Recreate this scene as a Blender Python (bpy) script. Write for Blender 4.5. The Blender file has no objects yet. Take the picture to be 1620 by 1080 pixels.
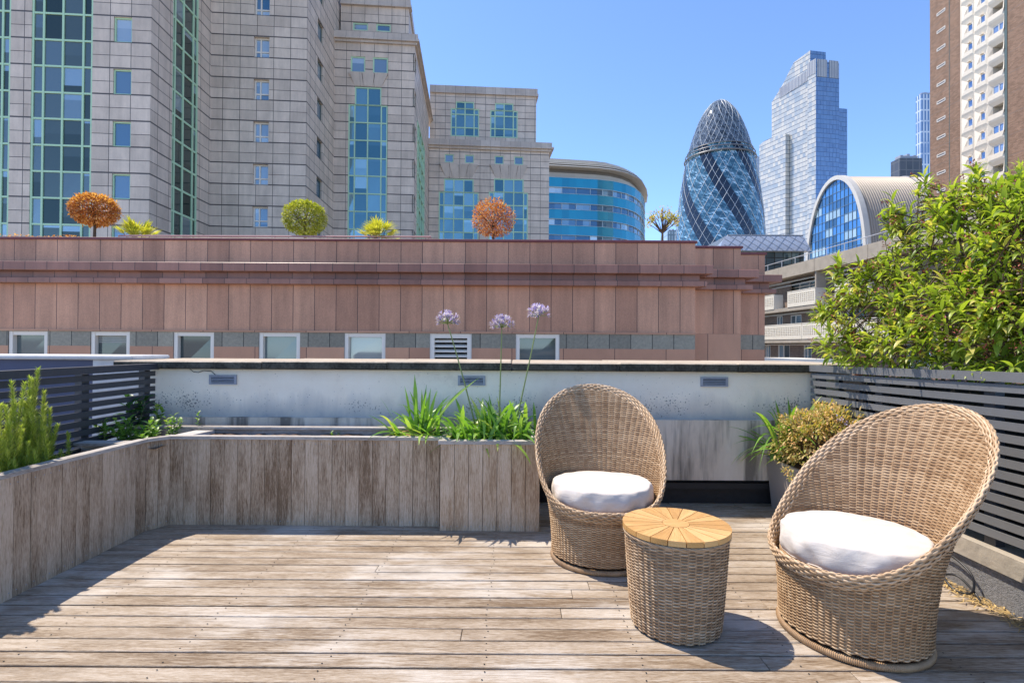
import bpy, math, random
import numpy as np
from mathutils import Vector, Matrix

random.seed(7)
RNG = np.random.default_rng(11)
PI = math.pi
S = bpy.context.scene
COL = S.collection

# ------------------------------------------------------------------ camera
F = 840.0                                   # focal length in photo pixels (1620 wide)
CAM = Vector((0.0, 0.0, 1.2))
cd = bpy.data.cameras.new('camera')
cd.sensor_fit = 'HORIZONTAL'; cd.sensor_width = 36.0; cd.lens = 36.0 * F / 1620.0
cd.clip_start = 0.05; cd.clip_end = 6000
cam = bpy.data.objects.new('camera', cd); COL.objects.link(cam)
ROT = Matrix.Rotation(PI / 2 + math.radians(0.5), 3, 'X') @ Matrix.Rotation(0.006, 3, 'Z')
cam.matrix_world = Matrix.Translation(CAM) @ ROT.to_4x4()
S.camera = cam

# ------------------------------------------------------------------ sky and sun
SUN = Vector((-0.465, 0.26, 1.0)).normalized()
world = bpy.data.worlds.new('World'); S.world = world; world.use_nodes = True
wt = world.node_tree
sky = wt.nodes.new('ShaderNodeTexSky'); sky.sky_type = 'NISHITA'; sky.sun_disc = False
sky.sun_elevation = math.asin(SUN.z); sky.sun_rotation = math.atan2(SUN.x, SUN.y)
sky.altitude = 0; sky.air_density = 0.6; sky.dust_density = 0.1; sky.ozone_density = 6.0
wt.links.new(sky.outputs[0], wt.nodes['Background'].inputs[0])
wt.nodes['Background'].inputs[1].default_value = 0.15
sl = bpy.data.lights.new('sun', 'SUN'); sl.energy = 2.5; sl.angle = math.radians(0.5); sl.color = (1.0, 0.91, 0.80)
so = bpy.data.objects.new('sun', sl); COL.objects.link(so); so.location = (0, 0, 60)
so.rotation_euler = SUN.to_track_quat('Z', 'Y').to_euler()
S.view_settings.view_transform = 'Standard'; S.view_settings.look = 'None'
S.view_settings.exposure = 1.34; S.view_settings.gamma = 1.0
S.cycles.max_bounces = 8; S.cycles.transparent_max_bounces = 16

# ------------------------------------------------------------------ measuring helpers: a pixel and one known coordinate give a point
def ray(px, py):
    return ROT @ Vector(((px - 810) / F, (540 - py) / F, -1.0))
def at_y(px, py, Y):
    d = ray(px, py); return CAM + d * (Y / d.y)
def at_z(px, py, z):
    d = ray(px, py); return CAM + d * ((z - CAM.z) / d.z)
def at_x(px, py, X):
    d = ray(px, py); return CAM + d * (X / d.x)
def u_on(px, p0, p1, py=400):
    """distance along the plan line p0-p1 where the pixel column meets it"""
    d = ray(px, py); ax, ay = p1[0] - p0[0], p1[1] - p0[1]; L = math.hypot(ax, ay); ax /= L; ay /= L
    det = d.x * (-ay) - (-ax) * d.y
    return (d.x * p0[1] - d.y * p0[0]) / det
def z_on(px, py, p0, p1):
    u = u_on(px, p0, p1, py); L = math.hypot(p1[0] - p0[0], p1[1] - p0[1])
    y = p0[1] + (p1[1] - p0[1]) * u / L
    return at_y(px, py, y).z

# ------------------------------------------------------------------ scene bookkeeping
OFF = {}
def thing(name, label, cat, loc=(0, 0, 0), group=None):
    o = bpy.data.objects.new(name, None); COL.objects.link(o); o.location = loc; o.empty_display_size = 0.2
    o['label'] = label; o['category'] = cat
    if group: o['group'] = group
    OFF[o.name] = Vector(loc); return o
def tag(o, label, cat, group=None, kind=None):
    if kind: o['kind'] = kind
    if label: o['label'] = label
    if cat: o['category'] = cat
    if group: o['group'] = group
    return o

class MB:
    def __init__(s, grain=None):
        s.v = []; s.f = []; s.m = []; s.r = []; s.uv = {}; s.grain = grain; s.smooth = False; s.arr = []
    def quad(s, a, b, c, d, m=0, r=None, uv=None):
        i = len(s.v); s.v += [tuple(a), tuple(b), tuple(c), tuple(d)]
        if uv: s.uv[len(s.f)] = uv
        s.f.append((i, i + 1, i + 2, i + 3)); s.m.append(m); s.r.append(random.random() if r is None else r)
    def poly(s, pts, m=0, r=None):
        i = len(s.v); s.v += [tuple(p) for p in pts]
        s.f.append(tuple(range(i, i + len(pts)))); s.m.append(m); s.r.append(random.random() if r is None else r)
    def mesh(s, V, Fc, m=0, r=None):
        i = len(s.v); s.v += [tuple(p) for p in V]; rr = random.random() if r is None else r
        for k, f in enumerate(Fc):
            s.f.append(tuple(i + j for j in f)); s.m.append(m); s.r.append(rr[k] if isinstance(rr, (list, np.ndarray)) else rr)
    def hexa(s, P, m=0, r=None):
        rr = random.random() if r is None else r
        s.mesh(P, [(0, 3, 2, 1), (4, 5, 6, 7), (0, 1, 5, 4), (1, 2, 6, 5), (2, 3, 7, 6), (3, 0, 4, 7)], m, rr)
    def box(s, a, b, m=0, r=None, bev=0.0):
        x0, y0, z0 = a; x1, y1, z1 = b
        if bev:
            e = bev; rr = random.random() if r is None else r
            V = []
            for z, i in ((z0, e), (z0 + e, 0), (z1 - e, 0), (z1, e)):
                ii = i
                for (x, y) in ((x0 + ii, y0 + ii), (x1 - ii, y0 + ii), (x1 - ii, y1 - ii), (x0 + ii, y1 - ii)):
                    V.append((x, y, z))
            Fc = [(3, 2, 1, 0), (12, 13, 14, 15)]
            for l in range(3):
                for k in range(4):
                    q = (k + 1) % 4; Fc.append((l * 4 + k, l * 4 + q, l * 4 + 4 + q, l * 4 + 4 + k))
            s.mesh(V, Fc, m, rr)
        else:
            s.hexa([(x0, y0, z0), (x1, y0, z0), (x1, y1, z0), (x0, y1, z0), (x0, y0, z1), (x1, y0, z1), (x1, y1, z1), (x0, y1, z1)], m, r)
    def obox(s, p0, d, n, u0, u1, z0, z1, w0, w1, m=0, r=None):
        """box on a facade: u along d, z up, w outwards along n"""
        def q(u, w, z): return (p0[0] + d[0] * u + n[0] * w, p0[1] + d[1] * u + n[1] * w, z)
        s.hexa([q(u0, w0, z0), q(u1, w0, z0), q(u1, w1, z0), q(u0, w1, z0), q(u0, w0, z1), q(u1, w0, z1), q(u1, w1, z1), q(u0, w1, z1)], m, r)
    def tube(s, pts, rad, n=6, m=0, r=None, cap=True):
        pts = [Vector(p) for p in pts]; N = len(pts); V = []
        rads = rad if isinstance(rad, (list, tuple)) else [rad] * N
        up = Vector((0, 0, 1))
        for i, p in enumerate(pts):
            t = (pts[min(i + 1, N - 1)] - pts[max(i - 1, 0)])
            t = t.normalized() if t.length > 1e-9 else Vector((0, 0, 1))
            a = t.cross(up)
            if a.length < 0.05: a = t.cross(Vector((1, 0, 0)))
            a.normalize(); b = a.cross(t)
            for k in range(n):
                an = 2 * PI * k / n; V.append(p + a * math.cos(an) * rads[i] + b * math.sin(an) * rads[i])
        Fc = []
        for i in range(N - 1):
            for k in range(n):
                q = (k + 1) % n; Fc.append((i * n + k, i * n + q, (i + 1) * n + q, (i + 1) * n + k))
        if cap: Fc += [tuple(range(n - 1, -1, -1)), tuple((N - 1) * n + k for k in range(n))]
        s.mesh(V, Fc, m, r)
    def sweep(s, P, A, B, ra, rb, n=6, closed=False, r=None, m=0):
        """numpy tube with given cross-section axes; stored as arrays"""
        N = len(P); an = np.arange(n) * 2 * PI / n
        V = (P[:, None, :] + A[:, None, :] * (np.cos(an) * ra)[None, :, None] + B[:, None, :] * (np.sin(an) * rb)[None, :, None]).reshape(-1, 3)
        I = np.arange(N if closed else N - 1)[:, None]; K = np.arange(n)[None, :]
        J = (I + 1) % N; Q = (K + 1) % n
        Fc = np.stack([I * n + K, I * n + Q, J * n + Q, J * n + K], -1).reshape(-1, 4)
        s.arr.append((V, Fc, np.full(len(Fc), random.random() if r is None else r), m))
    def build(s, name, mats, parent=None, loc=None, smooth=False):
        if not isinstance(mats, (list, tuple)): mats = [mats]
        off = OFF[parent.name] if parent is not None else Vector(loc or (0, 0, 0))
        nv = len(s.v); V = np.array(s.v, dtype=np.float64).reshape(-1, 3)
        tot = np.array([len(f) for f in s.f], dtype=np.int32)
        lv = np.array([i for f in s.f for i in f], dtype=np.int32)
        mi = np.array(s.m, dtype=np.int32); rr = np.array(s.r, dtype=np.float32)
        Vs = [V]; base = nv
        tots = [tot]; lvs = [lv]; mis = [mi]; rrs = [rr]
        for (v, f, r_, m_) in s.arr:
            Vs.append(v); lvs.append((f + base).ravel().astype(np.int32)); tots.append(np.full(len(f), f.shape[1], np.int32))
            mis.append(np.full(len(f), m_, np.int32)); rrs.append(r_.astype(np.float32)); base += len(v)
        V = np.concatenate(Vs); tot = np.concatenate(tots); lv = np.concatenate(lvs); mi = np.concatenate(mis); rr = np.concatenate(rrs)
        me = bpy.data.meshes.new(name)
        me.vertices.add(len(V)); me.loops.add(len(lv)); me.polygons.add(len(tot))
        me.vertices.foreach_set('co', (V - np.array(off)[None]).astype(np.float32).ravel())
        me.loops.foreach_set('vertex_index', lv)
        st = np.concatenate([[0], np.cumsum(tot)[:-1]]).astype(np.int32)
        me.polygons.foreach_set('loop_start', st)
        me.update(calc_edges=True)
        for m in mats: me.materials.append(m)
        me.polygons.foreach_set('material_index', mi)
        at = me.attributes.new('rnd', 'FLOAT', 'FACE'); at.data.foreach_set('value', rr)
        nr = np.zeros(len(tot) * 3, np.float32); me.polygons.foreach_get('normal', nr); nr = nr.reshape(-1, 3)
        LN = np.repeat(nr, tot, axis=0); P = V[lv]
        if s.grain is not None:
            g = np.array(s.grain, float); c = np.cross(LN, g); ln = np.linalg.norm(c, axis=1, keepdims=True)
            c = np.where(ln > 0.3, c / np.maximum(ln, 1e-6), np.array([g[1], g[2], g[0]])[None])
            UV = np.stack([P @ g, (P * c).sum(1)], 1)
        else:
            hz = np.abs(LN[:, 2]) > 0.75
            t = np.stack([-LN[:, 1], LN[:, 0]], 1); t /= np.maximum(np.linalg.norm(t, axis=1, keepdims=True), 1e-6)
            UV = np.stack([np.where(hz, P[:, 0], P[:, 0] * t[:, 0] + P[:, 1] * t[:, 1]), np.where(hz, P[:, 1], P[:, 2])], 1)
        for k, u in s.uv.items():
            for j, q in enumerate(u): UV[st[k] + j] = q
        ul = me.uv_layers.new(name='UVMap'); ul.data.foreach_set('uv', UV.astype(np.float32).ravel())
        me.polygons.foreach_set('use_smooth', np.full(len(tot), bool(smooth)))
        me.update()
        o = bpy.data.objects.new(name, me); COL.objects.link(o)
        if parent is not None:
            o.parent = parent; OFF[o.name] = off
        else:
            o.location = off; OFF[o.name] = off
        return o

# ------------------------------------------------------------------ materials
def newmat(name, base=(0.5, 0.5, 0.5), rough=0.6, metal=0.0, spec=0.5):
    m = bpy.data.materials.new(name); m.use_nodes = True; nt = m.node_tree; b = nt.nodes['Principled BSDF']
    b.inputs['Base Color'].default_value = (*base, 1); b.inputs['Roughness'].default_value = rough
    b.inputs['Metallic'].default_value = metal; b.inputs['Specular IOR Level'].default_value = spec
    return m, nt, b
class NT:
    def __init__(s, nt): s.nt = nt; s.n = nt.nodes; s.l = nt.links
    def node(s, t, **k):
        n = s.n.new(t)
        for a, b in k.items():
            if hasattr(n, a): setattr(n, a, b)
        return n
    def link(s, a, b): s.l.new(a, b)
    def val(s, sock, v):
        if hasattr(v, 'is_output'): s.l.new(v, sock)
        else: sock.default_value = v
    def math(s, op, a, b=0.0, c=None, clamp=False):
        n = s.n.new('ShaderNodeMath'); n.operation = op; n.use_clamp = clamp; s.val(n.inputs[0], a); s.val(n.inputs[1], b)
        if c is not None: s.val(n.inputs[2], c)
        return n.outputs[0]
    def noise(s, vec, scale, detail=4, rough=0.55, w=None, dist=0.0):
        n = s.n.new('ShaderNodeTexNoise'); n.inputs['Scale'].default_value = scale; n.inputs['Detail'].default_value = detail
        n.inputs['Roughness'].default_value = rough; n.inputs['Distortion'].default_value = dist
        if w is not None: n.noise_dimensions = '4D'; s.val(n.inputs['W'], w)
        s.link(vec, n.inputs['Vector']); return n.outputs[0]
    def mapping(s, vec, sc=(1, 1, 1), loc=(0, 0, 0)):
        n = s.n.new('ShaderNodeMapping'); s.link(vec, n.inputs['Vector']); n.inputs['Scale'].default_value = sc; n.inputs['Location'].default_value = loc
        return n.outputs[0]
    def ramp(s, fac, stops):
        n = s.n.new('ShaderNodeValToRGB'); s.link(fac, n.inputs[0]); e = n.color_ramp.elements
        while len(e) < len(stops): e.new(0.5)
        for el, (p, c) in zip(e, stops):
            el.position = p; el.color = (*c, 1) if len(c) == 3 else c
        return n.outputs[0]
    def mix(s, fac, a, b, mode='MIX'):
        n = s.n.new('ShaderNodeMix'); n.data_type = 'RGBA'; n.blend_type = mode
        s.val(n.inputs[0], fac)
        for sk, v in ((n.inputs[6], a), (n.inputs[7], b)):
            if hasattr(v, 'is_output'): s.l.new(v, sk)
            else: sk.default_value = (*v, 1)
        return n.outputs[2]
    def bump(s, h, strength, dist, b):
        n = s.n.new('ShaderNodeBump'); n.inputs['Strength'].default_value = strength; n.inputs['Distance'].default_value = dist
        s.link(h, n.inputs['Height']); s.link(n.outputs[0], b.inputs['Normal'])
    def uv(s): return s.n.new('ShaderNodeTexCoord').outputs['UV']
    def obj(s): return s.n.new('ShaderNodeTexCoord').outputs['Object']
    def rnd(s):
        n = s.n.new('ShaderNodeAttribute'); n.attribute_name = 'rnd'; return n.outputs['Fac']
g3 = lambda v: (v, v, v)

def simple(name, base, rough=0.6, metal=0.0, var=0.12, sc=6.0, bump=0.0, bsc=60.0, spec=0.5):
    m, nt, b = newmat(name, base, rough, metal, spec); t = NT(nt); o = t.obj()
    n = t.noise(o, sc, 5)
    k = t.math('MULTIPLY_ADD', n, 2 * var, 1 - var)
    k2 = t.math('MULTIPLY_ADD', t.rnd(), var, 1 - var / 2); k = t.math('MULTIPLY', k, k2)
    cb = t.node('ShaderNodeCombineColor')
    for i in range(3): t.link(k, cb.inputs[i])
    t.link(t.mix(1.0, base, cb.outputs[0], 'MULTIPLY'), b.inputs['Base Color'])
    if bump: t.bump(t.noise(o, bsc, 5), bump, 0.01, b)
    return m

def wood(name, dark, mid, pale, rough=0.75, grain=1.0, patch=0.0, patch_col=(0.6, 0.56, 0.5), rv=0.16):
    m, nt, b = newmat(name, mid, rough, 0, 0.35); t = NT(nt); uv = t.uv(); r = t.rnd(); w = t.math('MULTIPLY', r, 60)
    big = t.noise(t.mapping(uv, (1.6, 9, 1)), 1.0, 6, 0.6, w)
    fine = t.noise(t.mapping(uv, (7 * grain, 170 * grain, 1)), 1.0, 6, 0.65, w, 0.3)
    f = t.math('ADD', t.math('MULTIPLY', big, 0.62), t.math('MULTIPLY', fine, 0.42))
    speck = t.noise(t.mapping(uv, (26 * grain, 260 * grain, 1)), 1.0, 3, 0.7, w)
    f = t.math('ADD', f, t.math('MULTIPLY_ADD', r, rv, -rv / 2)); f = t.math('ADD', f, t.math('MULTIPLY_ADD', speck, 0.56, -0.28))
    c = t.ramp(f, [(0.39, dark), (0.52, mid), (0.65, pale)])
    if patch:
        ob = t.noise(t.mapping(t.obj(), (0.7, 1.6, 1)), 1.5, 6, 0.62)
        pf = t.math('ADD', t.math('MULTIPLY', ob, 0.7), t.math('MULTIPLY', fine, 0.3))
        pm = t.ramp(pf, [(0.50, g3(0)), (0.60, g3(1))])
        c = t.mix(t.math('MULTIPLY', pm, patch), c, patch_col)
        pd = t.ramp(t.math('ADD', t.math('MULTIPLY', t.noise(t.mapping(t.obj(), (1.0, 2.4, 1), (4, 7, 0)), 1.9, 6, 0.65), 0.75), t.math('MULTIPLY', fine, 0.25)), [(0.53, g3(0)), (0.64, g3(1))])
        c = t.mix(t.math('MULTIPLY', pd, 0.55), c, dark)
    t.link(c, b.inputs['Base Color'])
    t.bump(t.math('ADD', fine, t.math('MULTIPLY', speck, 0.6)), 0.8, 0.005, b); return m

def panels(name, c1, c2, w, h, mort=0.012, joint=(0.03, 0.03, 0.03), band=None, grit=90.0, rough=0.6, gv=0.12, off=0.0, streak=0.0, phase=(0, 0), spec=0.4):
    m, nt, b = newmat(name, c1, rough, 0, spec); t = NT(nt); uv = t.uv(); vec = t.mapping(uv, (1, 1, 1), (phase[0], phase[1], 0))
    br = t.node('ShaderNodeTexBrick'); br.offset = off; br.offset_frequency = 2; br.squash = 1.0
    br.inputs['Scale'].default_value = 1.0; br.inputs['Brick Width'].default_value = w; br.inputs['Row Height'].default_value = h
    br.inputs['Mortar Size'].default_value = mort; br.inputs['Mortar Smooth'].default_value = 0.0; br.inputs['Bias'].default_value = 0.0
    br.inputs['Color1'].default_value = (*c1, 1); br.inputs['Color2'].default_value = (*c2, 1); br.inputs['Mortar'].default_value = (*joint, 1)
    t.link(vec, br.inputs['Vector'])
    n1 = t.noise(t.obj(), grit, 3, 0.7); n2 = t.noise(t.mapping(t.obj(), (1, 1, 0.6)), 0.8, 7, 0.7)
    k = t.math('ADD', t.math('MULTIPLY_ADD', n1, 2 * gv, 1 - gv), t.math('MULTIPLY_ADD', n2, 0.7, -0.35))
    if streak:
        n3 = t.noise(t.mapping(t.obj(), (1, 1, 0.08)), 2.2, 5, 0.7); k = t.math('ADD', k, t.math('MULTIPLY_ADD', n3, streak, -streak / 2))
    cb = t.node('ShaderNodeCombineColor')
    for i in range(3): t.link(k, cb.inputs[i])
    c = t.mix(1.0, br.outputs['Color'], cb.outputs[0], 'MULTIPLY')
    h_ = t.math('SUBTRACT', 1.0, br.outputs['Fac'])
    if band:
        sx = t.node('ShaderNodeSeparateXYZ'); t.link(uv, sx.inputs[0])
        fr = t.math('FRACT', t.math('DIVIDE', t.math('ADD', sx.outputs[1], -band[1]), band[0]))
        bd = t.math('LESS_THAN', fr, band[2] / band[0])
        c = t.mix(bd, c, joint); h_ = t.math('MULTIPLY', h_, t.math('SUBTRACT', 1.0, bd))
    t.link(c, b.inputs['Base Color']); t.bump(h_, 0.6, 0.02, b); return m

def glassy(name, c1, c2, rough=0.04, metal=0.5, wav=0.0, stops=None):
    """coated facade glass: every pane a slightly different tone (interiors, and painted reflections in the vault)"""
    m, nt, b = newmat(name, c1, rough, metal, 0.8); t = NT(nt)
    r = t.rnd(); c = t.ramp(r, stops or [(0.0, c1), (1.0, c2)])
    t.link(c, b.inputs['Base Color']); return m

def leafmat(name, c1, c2, c3=None, trans=0.45, rough=0.45):
    m, nt, b = newmat(name, c1, rough, 0, 0.35); t = NT(nt); r = t.rnd()
    st = [(0.0, c1), (1.0, c2)] if c3 is None else [(0.0, c1), (0.75, c2), (1.0, c3)]
    c = t.ramp(r, st); n = t.noise(t.obj(), 9.0, 3)
    cb = t.node('ShaderNodeCombineColor'); k = t.math('MULTIPLY_ADD', n, 0.8, 0.6)
    for i in range(3): t.link(k, cb.inputs[i])
    c = t.mix(1.0, c, cb.outputs[0], 'MULTIPLY'); t.link(c, b.inputs['Base Color'])
    tr = t.node('ShaderNodeBsdfTranslucent'); c2_ = t.mix(1.0, c, (1.5, 1.7, 0.6), 'MULTIPLY'); t.link(c2_, tr.inputs[0])
    ad = t.node('ShaderNodeMixShader'); ad.inputs[0].default_value = trans
    t.link(b.outputs[0], ad.inputs[1]); t.link(tr.outputs[0], ad.inputs[2])
    t.link(ad.outputs[0], nt.nodes['Material Output'].inputs['Surface']); return m

M = {}
M['deck'] = wood('deck_wood', (0.17, 0.11, 0.06), (0.35, 0.265, 0.18), (0.50, 0.415, 0.32), 0.6, 1.0, 0.7, (0.62, 0.56, 0.48), 0.05)
M['plank'] = wood('weathered_plank', (0.20, 0.125, 0.07), (0.45, 0.325, 0.215), (0.62, 0.48, 0.345), 0.8, 1.0, rv=0.10)
M['plank_new'] = wood('box_plank', (0.32, 0.205, 0.115), (0.53, 0.39, 0.26), (0.66, 0.52, 0.38), 0.8, 1.0, rv=0.08)
M['cap'] = wood('cap_board', (0.26, 0.22, 0.18), (0.44, 0.39, 0.34), (0.58, 0.54, 0.48), 0.75, 1.0)
M['soil'] = simple('soil', (0.13, 0.075, 0.045), 0.95, 0, 0.5, 25, 1.0, 50)
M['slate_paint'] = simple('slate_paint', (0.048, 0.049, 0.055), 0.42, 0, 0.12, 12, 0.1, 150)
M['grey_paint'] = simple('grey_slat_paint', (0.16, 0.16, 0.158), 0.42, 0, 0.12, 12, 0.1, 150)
M['dark'] = simple('dark_gap', (0.012, 0.012, 0.014), 0.9)
M['white_frame'] = simple('white_frame', (0.74, 0.68, 0.58), 0.4, 0, 0.05)
M['cable'] = simple('black_cable', (0.012, 0.012, 0.013), 0.4)
M['vent'] = simple('vent_metal', (0.30, 0.32, 0.36), 0.5, 0, 0.2, 30)

# rendered wall paint with mould at its foot
def render_paint():
    m, nt, b = newmat('wall_paint', (0.6, 0.62, 0.62), 0.85, 0, 0.3); t = NT(nt); o = t.obj()
    sx = t.node('ShaderNodeSeparateXYZ'); t.link(o, sx.inputs[0]); z = sx.outputs[2]
    n = t.noise(o, 1.1, 7, 0.68); n2 = t.noise(o, 5.0, 7, 0.7); n3 = t.noise(t.mapping(o, (1, 1, 0.12)), 6.0, 5, 0.65)
    c = t.ramp(t.math('ADD', t.math('MULTIPLY', n, 0.5), t.math('MULTIPLY', n2, 0.5)), [(0.30, (0.66, 0.58, 0.46)), (0.44, (0.90, 0.80, 0.64)), (0.60, (0.93, 0.85, 0.70))])
    # soft grime band rising from the foot (z measured from the object's base at 0.62 m)
    hb = t.math('MULTIPLY_ADD', n3, 0.36, 0.03)
    low = t.math('SUBTRACT', 1.0, t.math('DIVIDE', z, hb), clamp=True)
    low = t.math('MULTIPLY', low, t.math('MULTIPLY_ADD', n2, 1.2, 0.25), clamp=True)
    c = t.mix(t.math('MULTIPLY', low, 0.85), c, (0.20, 0.23, 0.27))
    # specks of black mould in drifting patches
    sp = t.noise(o, 75.0, 2, 0.5); patch = t.noise(t.mapping(o, (1, 1, 1), (3.1, 0, 1.7)), 1.1, 6, 0.7)
    zz = t.math('SUBTRACT', 1.0, t.math('ABSOLUTE', t.math('DIVIDE', t.math('SUBTRACT', z, 0.13), 0.14)), clamp=True)
    pm = t.math('MULTIPLY', t.ramp(patch, [(0.47, g3(0)), (0.60, g3(1))]), zz)
    spk = t.math('GREATER_THAN', t.math('ADD', sp, t.math('MULTIPLY', pm, 0.25)), 0.715)
    c = t.mix(t.math('MULTIPLY', spk, 0.75), c, (0.07, 0.075, 0.08))
    # grey weeping below the coping
    tp = t.math('MULTIPLY', t.math('MULTIPLY_ADD', z, 6.0, -1.75, clamp=True), n3, clamp=True)
    c = t.mix(t.math('MULTIPLY', tp, 0.7), c, (0.40, 0.38, 0.30))
    t.link(c, b.inputs['Base Color']); t.bump(n2, 0.35, 0.02, b); return m
M['wall'] = render_paint()
def stained_concrete():
    m, nt, b = newmat('stained_concrete', (0.35, 0.33, 0.31), 0.85, 0, 0.3); t = NT(nt); o = t.obj()
    n = t.noise(t.mapping(o, (1, 1, 0.35)), 3.0, 7, 0.65); n2 = t.noise(t.mapping(o, (1, 1, 0.10)), 5.5, 5, 0.6); n3 = t.noise(o, 26, 6, 0.7)
    c = t.ramp(n, [(0.3, (0.46, 0.39, 0.31)), (0.5, (0.70, 0.60, 0.48)), (0.7, (0.80, 0.71, 0.59))])
    c = t.mix(t.ramp(n2, [(0.49, g3(0)), (0.60, g3(0.8))]), c, (0.10, 0.09, 0.08))
    c = t.mix(t.ramp(n3, [(0.60, g3(0)), (0.68, g3(0.35))]), c, (0.6, 0.59, 0.57))
    t.link(c, b.inputs['Base Color']); t.bump(n3, 0.4, 0.01, b); return m
M['conc'] = stained_concrete()
M['coping_top'] = simple('coping_stone', (0.46, 0.38, 0.29), 0.9, 0, 0.35, 5, 0.6, 40)
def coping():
    m, nt, b = newmat('two_tone_coping', (0.4, 0.35, 0.28), 0.9, 0, 0.2); t = NT(nt); o = t.obj()
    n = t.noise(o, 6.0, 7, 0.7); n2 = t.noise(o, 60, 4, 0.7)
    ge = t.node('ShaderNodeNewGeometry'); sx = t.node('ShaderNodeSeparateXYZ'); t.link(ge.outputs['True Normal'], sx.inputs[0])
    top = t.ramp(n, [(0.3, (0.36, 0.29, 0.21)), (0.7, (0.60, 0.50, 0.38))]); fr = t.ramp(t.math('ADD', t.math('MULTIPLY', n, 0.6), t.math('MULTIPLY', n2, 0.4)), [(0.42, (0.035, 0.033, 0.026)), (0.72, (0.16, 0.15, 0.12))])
    c = t.mix(t.math('GREATER_THAN', sx.outputs[2], 0.7), fr, top); t.link(c, b.inputs['Base Color']); t.bump(n2, 0.6, 0.01, b); return m  # colour follows face direction: pale upward faces, near-black fronts
M['coping'] = coping()

# ------------------------------------------------------------------ ground far below and the timber deck
g = MB(); g.quad((-2500, -800, -13.8), (2500, -800, -13.8), (2500, 4000, -13.8), (-2500, 4000, -13.8))
tag(g.build('ground', simple('street_ground', (0.42, 0.36, 0.29), 0.9, 0, 0.3, 0.05)), None, None, kind='structure')
WY = 4.09          # face of the rendered wall
PX0 = -2.35        # deck side of the left planter
FXL, FXR = -2.73, 2.28
dk = MB(grain=(1, 0, 0)); y = 0.42; k = 0; P = 0.0925
random.seed(5)
while y < 4.12:
    x = -3.0; cuts = []
    while x < 2.9:
        x += random.choice([1.9, 2.6, 3.3, 4.0]) + random.random(); cuts.append(min(x, 2.95))
    if k == 12: cuts = [-1.28, 0.35, 2.95]
    x0 = -3.0 + random.random() * 0.0
    for c in cuts:
        if c - x0 > 0.05:
            dz = random.uniform(-0.0015, 0.0015)
            dk.box((x0, y, -0.028 + dz), (c - 0.0025, y + P - 0.0085, dz), bev=0.0025)
        x0 = c
    y += P; k += 1
# screw heads sunk in the boards
sc = [(-1.9 + 0.6 * i + random.uniform(-.01, .01), 0.42 + P * j + off) for i in range(8) for j in range(12, 40) for off in (0.02, 0.066)]
for (sx_, sy_) in sc:
    pts = [(sx_ + 0.0035 * math.cos(a * PI / 3), sy_ + 0.0035 * math.sin(a * PI / 3), 0.0022) for a in range(6)]
    dk.poly(pts, 1, 0.1)
tag(dk.build('deck', [M['deck'], M['dark']]), None, None, kind='structure')
sb = MB(); sb.box((-3.05, 0.3, -0.4), (2.98, 4.6, -0.05)); tag(sb.build('deck_base', M['dark']), None, None, kind='structure')
rf = MB(); rf.box((-9, -4, -13.6), (9, 4.9, -0.42)); 
tag(rf.build('host_building', panels('host_brick', (0.24, 0.16, 0.11), (0.3, 0.2, 0.14), 0.22, 0.075, 0.01, (0.3, 0.28, 0.25))), 'brick building below the timber terrace', 'building')

# ------------------------------------------------------------------ timber planters
def plank_row(mb, a, b, z0, z1, n, thick=0.018, seed=1, inward=(0, 1)):
    rs = random.Random(seed); ax, ay = a; bx, by = b; L = math.hypot(bx - ax, by - ay); dx, dy = (bx - ax) / L, (by - ay) / L; w = L / n
    for i in range(n):
        u0 = i * w + 0.0015; u1 = (i + 1) * w - 0.0015; o = rs.uniform(-0.0012, 0.0012)
        q = lambda u, t, z: (ax + dx * u + inward[0] * t, ay + dy * u + inward[1] * t, z)
        mb.hexa([q(u0, o, z0), q(u1, o, z0), q(u1, thick, z0), q(u0, thick, z0), q(u0, o, z1), q(u1, o, z1), q(u1, thick, z1), q(u0, thick, z1)], 0, rs.random())
        for zz in (z0 + 0.03, z1 - 0.03):
            for uu in (u0 + 0.018, u1 - 0.018):
                c = q(uu, o - 0.0006, zz); pts = [(c[0] + dx * 0.003 * math.cos(t), c[1] + dy * 0.003 * math.cos(t), zz + 0.003 * math.sin(t)) for t in [j * PI / 3 for j in range(6)]]
                mb.poly(pts, 1, 0.5)
def cap_run(pts, w, z0, z1, mb, side=1, rs=0.5):
    """flat capping board following a plan polyline, mitred"""
    pts = [Vector(p) for p in pts]; N = len(pts); offs = []
    for i in range(N):
        d0 = (pts[i] - pts[i - 1]).normalized() if i else (pts[1] - pts[0]).normalized()
        d1 = (pts[i + 1] - pts[i]).normalized() if i < N - 1 else d0
        n0 = Vector((-d0.y, d0.x)) * side; n1 = Vector((-d1.y, d1.x)) * side; n = (n0 + n1).normalized(); offs.append(n / max(n.dot(n0), 0.3))
    for i in range(N - 1):
        a, b = pts[i] - offs[i] * 0.012, pts[i + 1] - offs[i + 1] * 0.012; c, d = pts[i + 1] + offs[i + 1] * w, pts[i] + offs[i] * w
        mb.hexa([(a.x, a.y, z0), (b.x, b.y, z0), (c.x, c.y, z0), (d.x, d.y, z0), (a.x, a.y, z1), (b.x, b.y, z1), (c.x, c.y, z1), (d.x, d.y, z1)], 0, rs + 0.2 * (i % 3) - 0.2)
ZT = 0.59
LC = (-2.345, 3.415); SC = (-2.27, 3.54)
t = thing('timber_planter', 'long weathered timber planter along the left edge, below the dark slat screen', 'planter', (-2.5, 2.2, 0))
mb = MB(grain=(0, 0, 1)); plank_row(mb, (-2.36, 0.9), LC, 0, ZT - 0.02, 28, seed=3, inward=(-1, 0)); mb.build('side_boards', [M['plank'], M['vent']], t)
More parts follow.
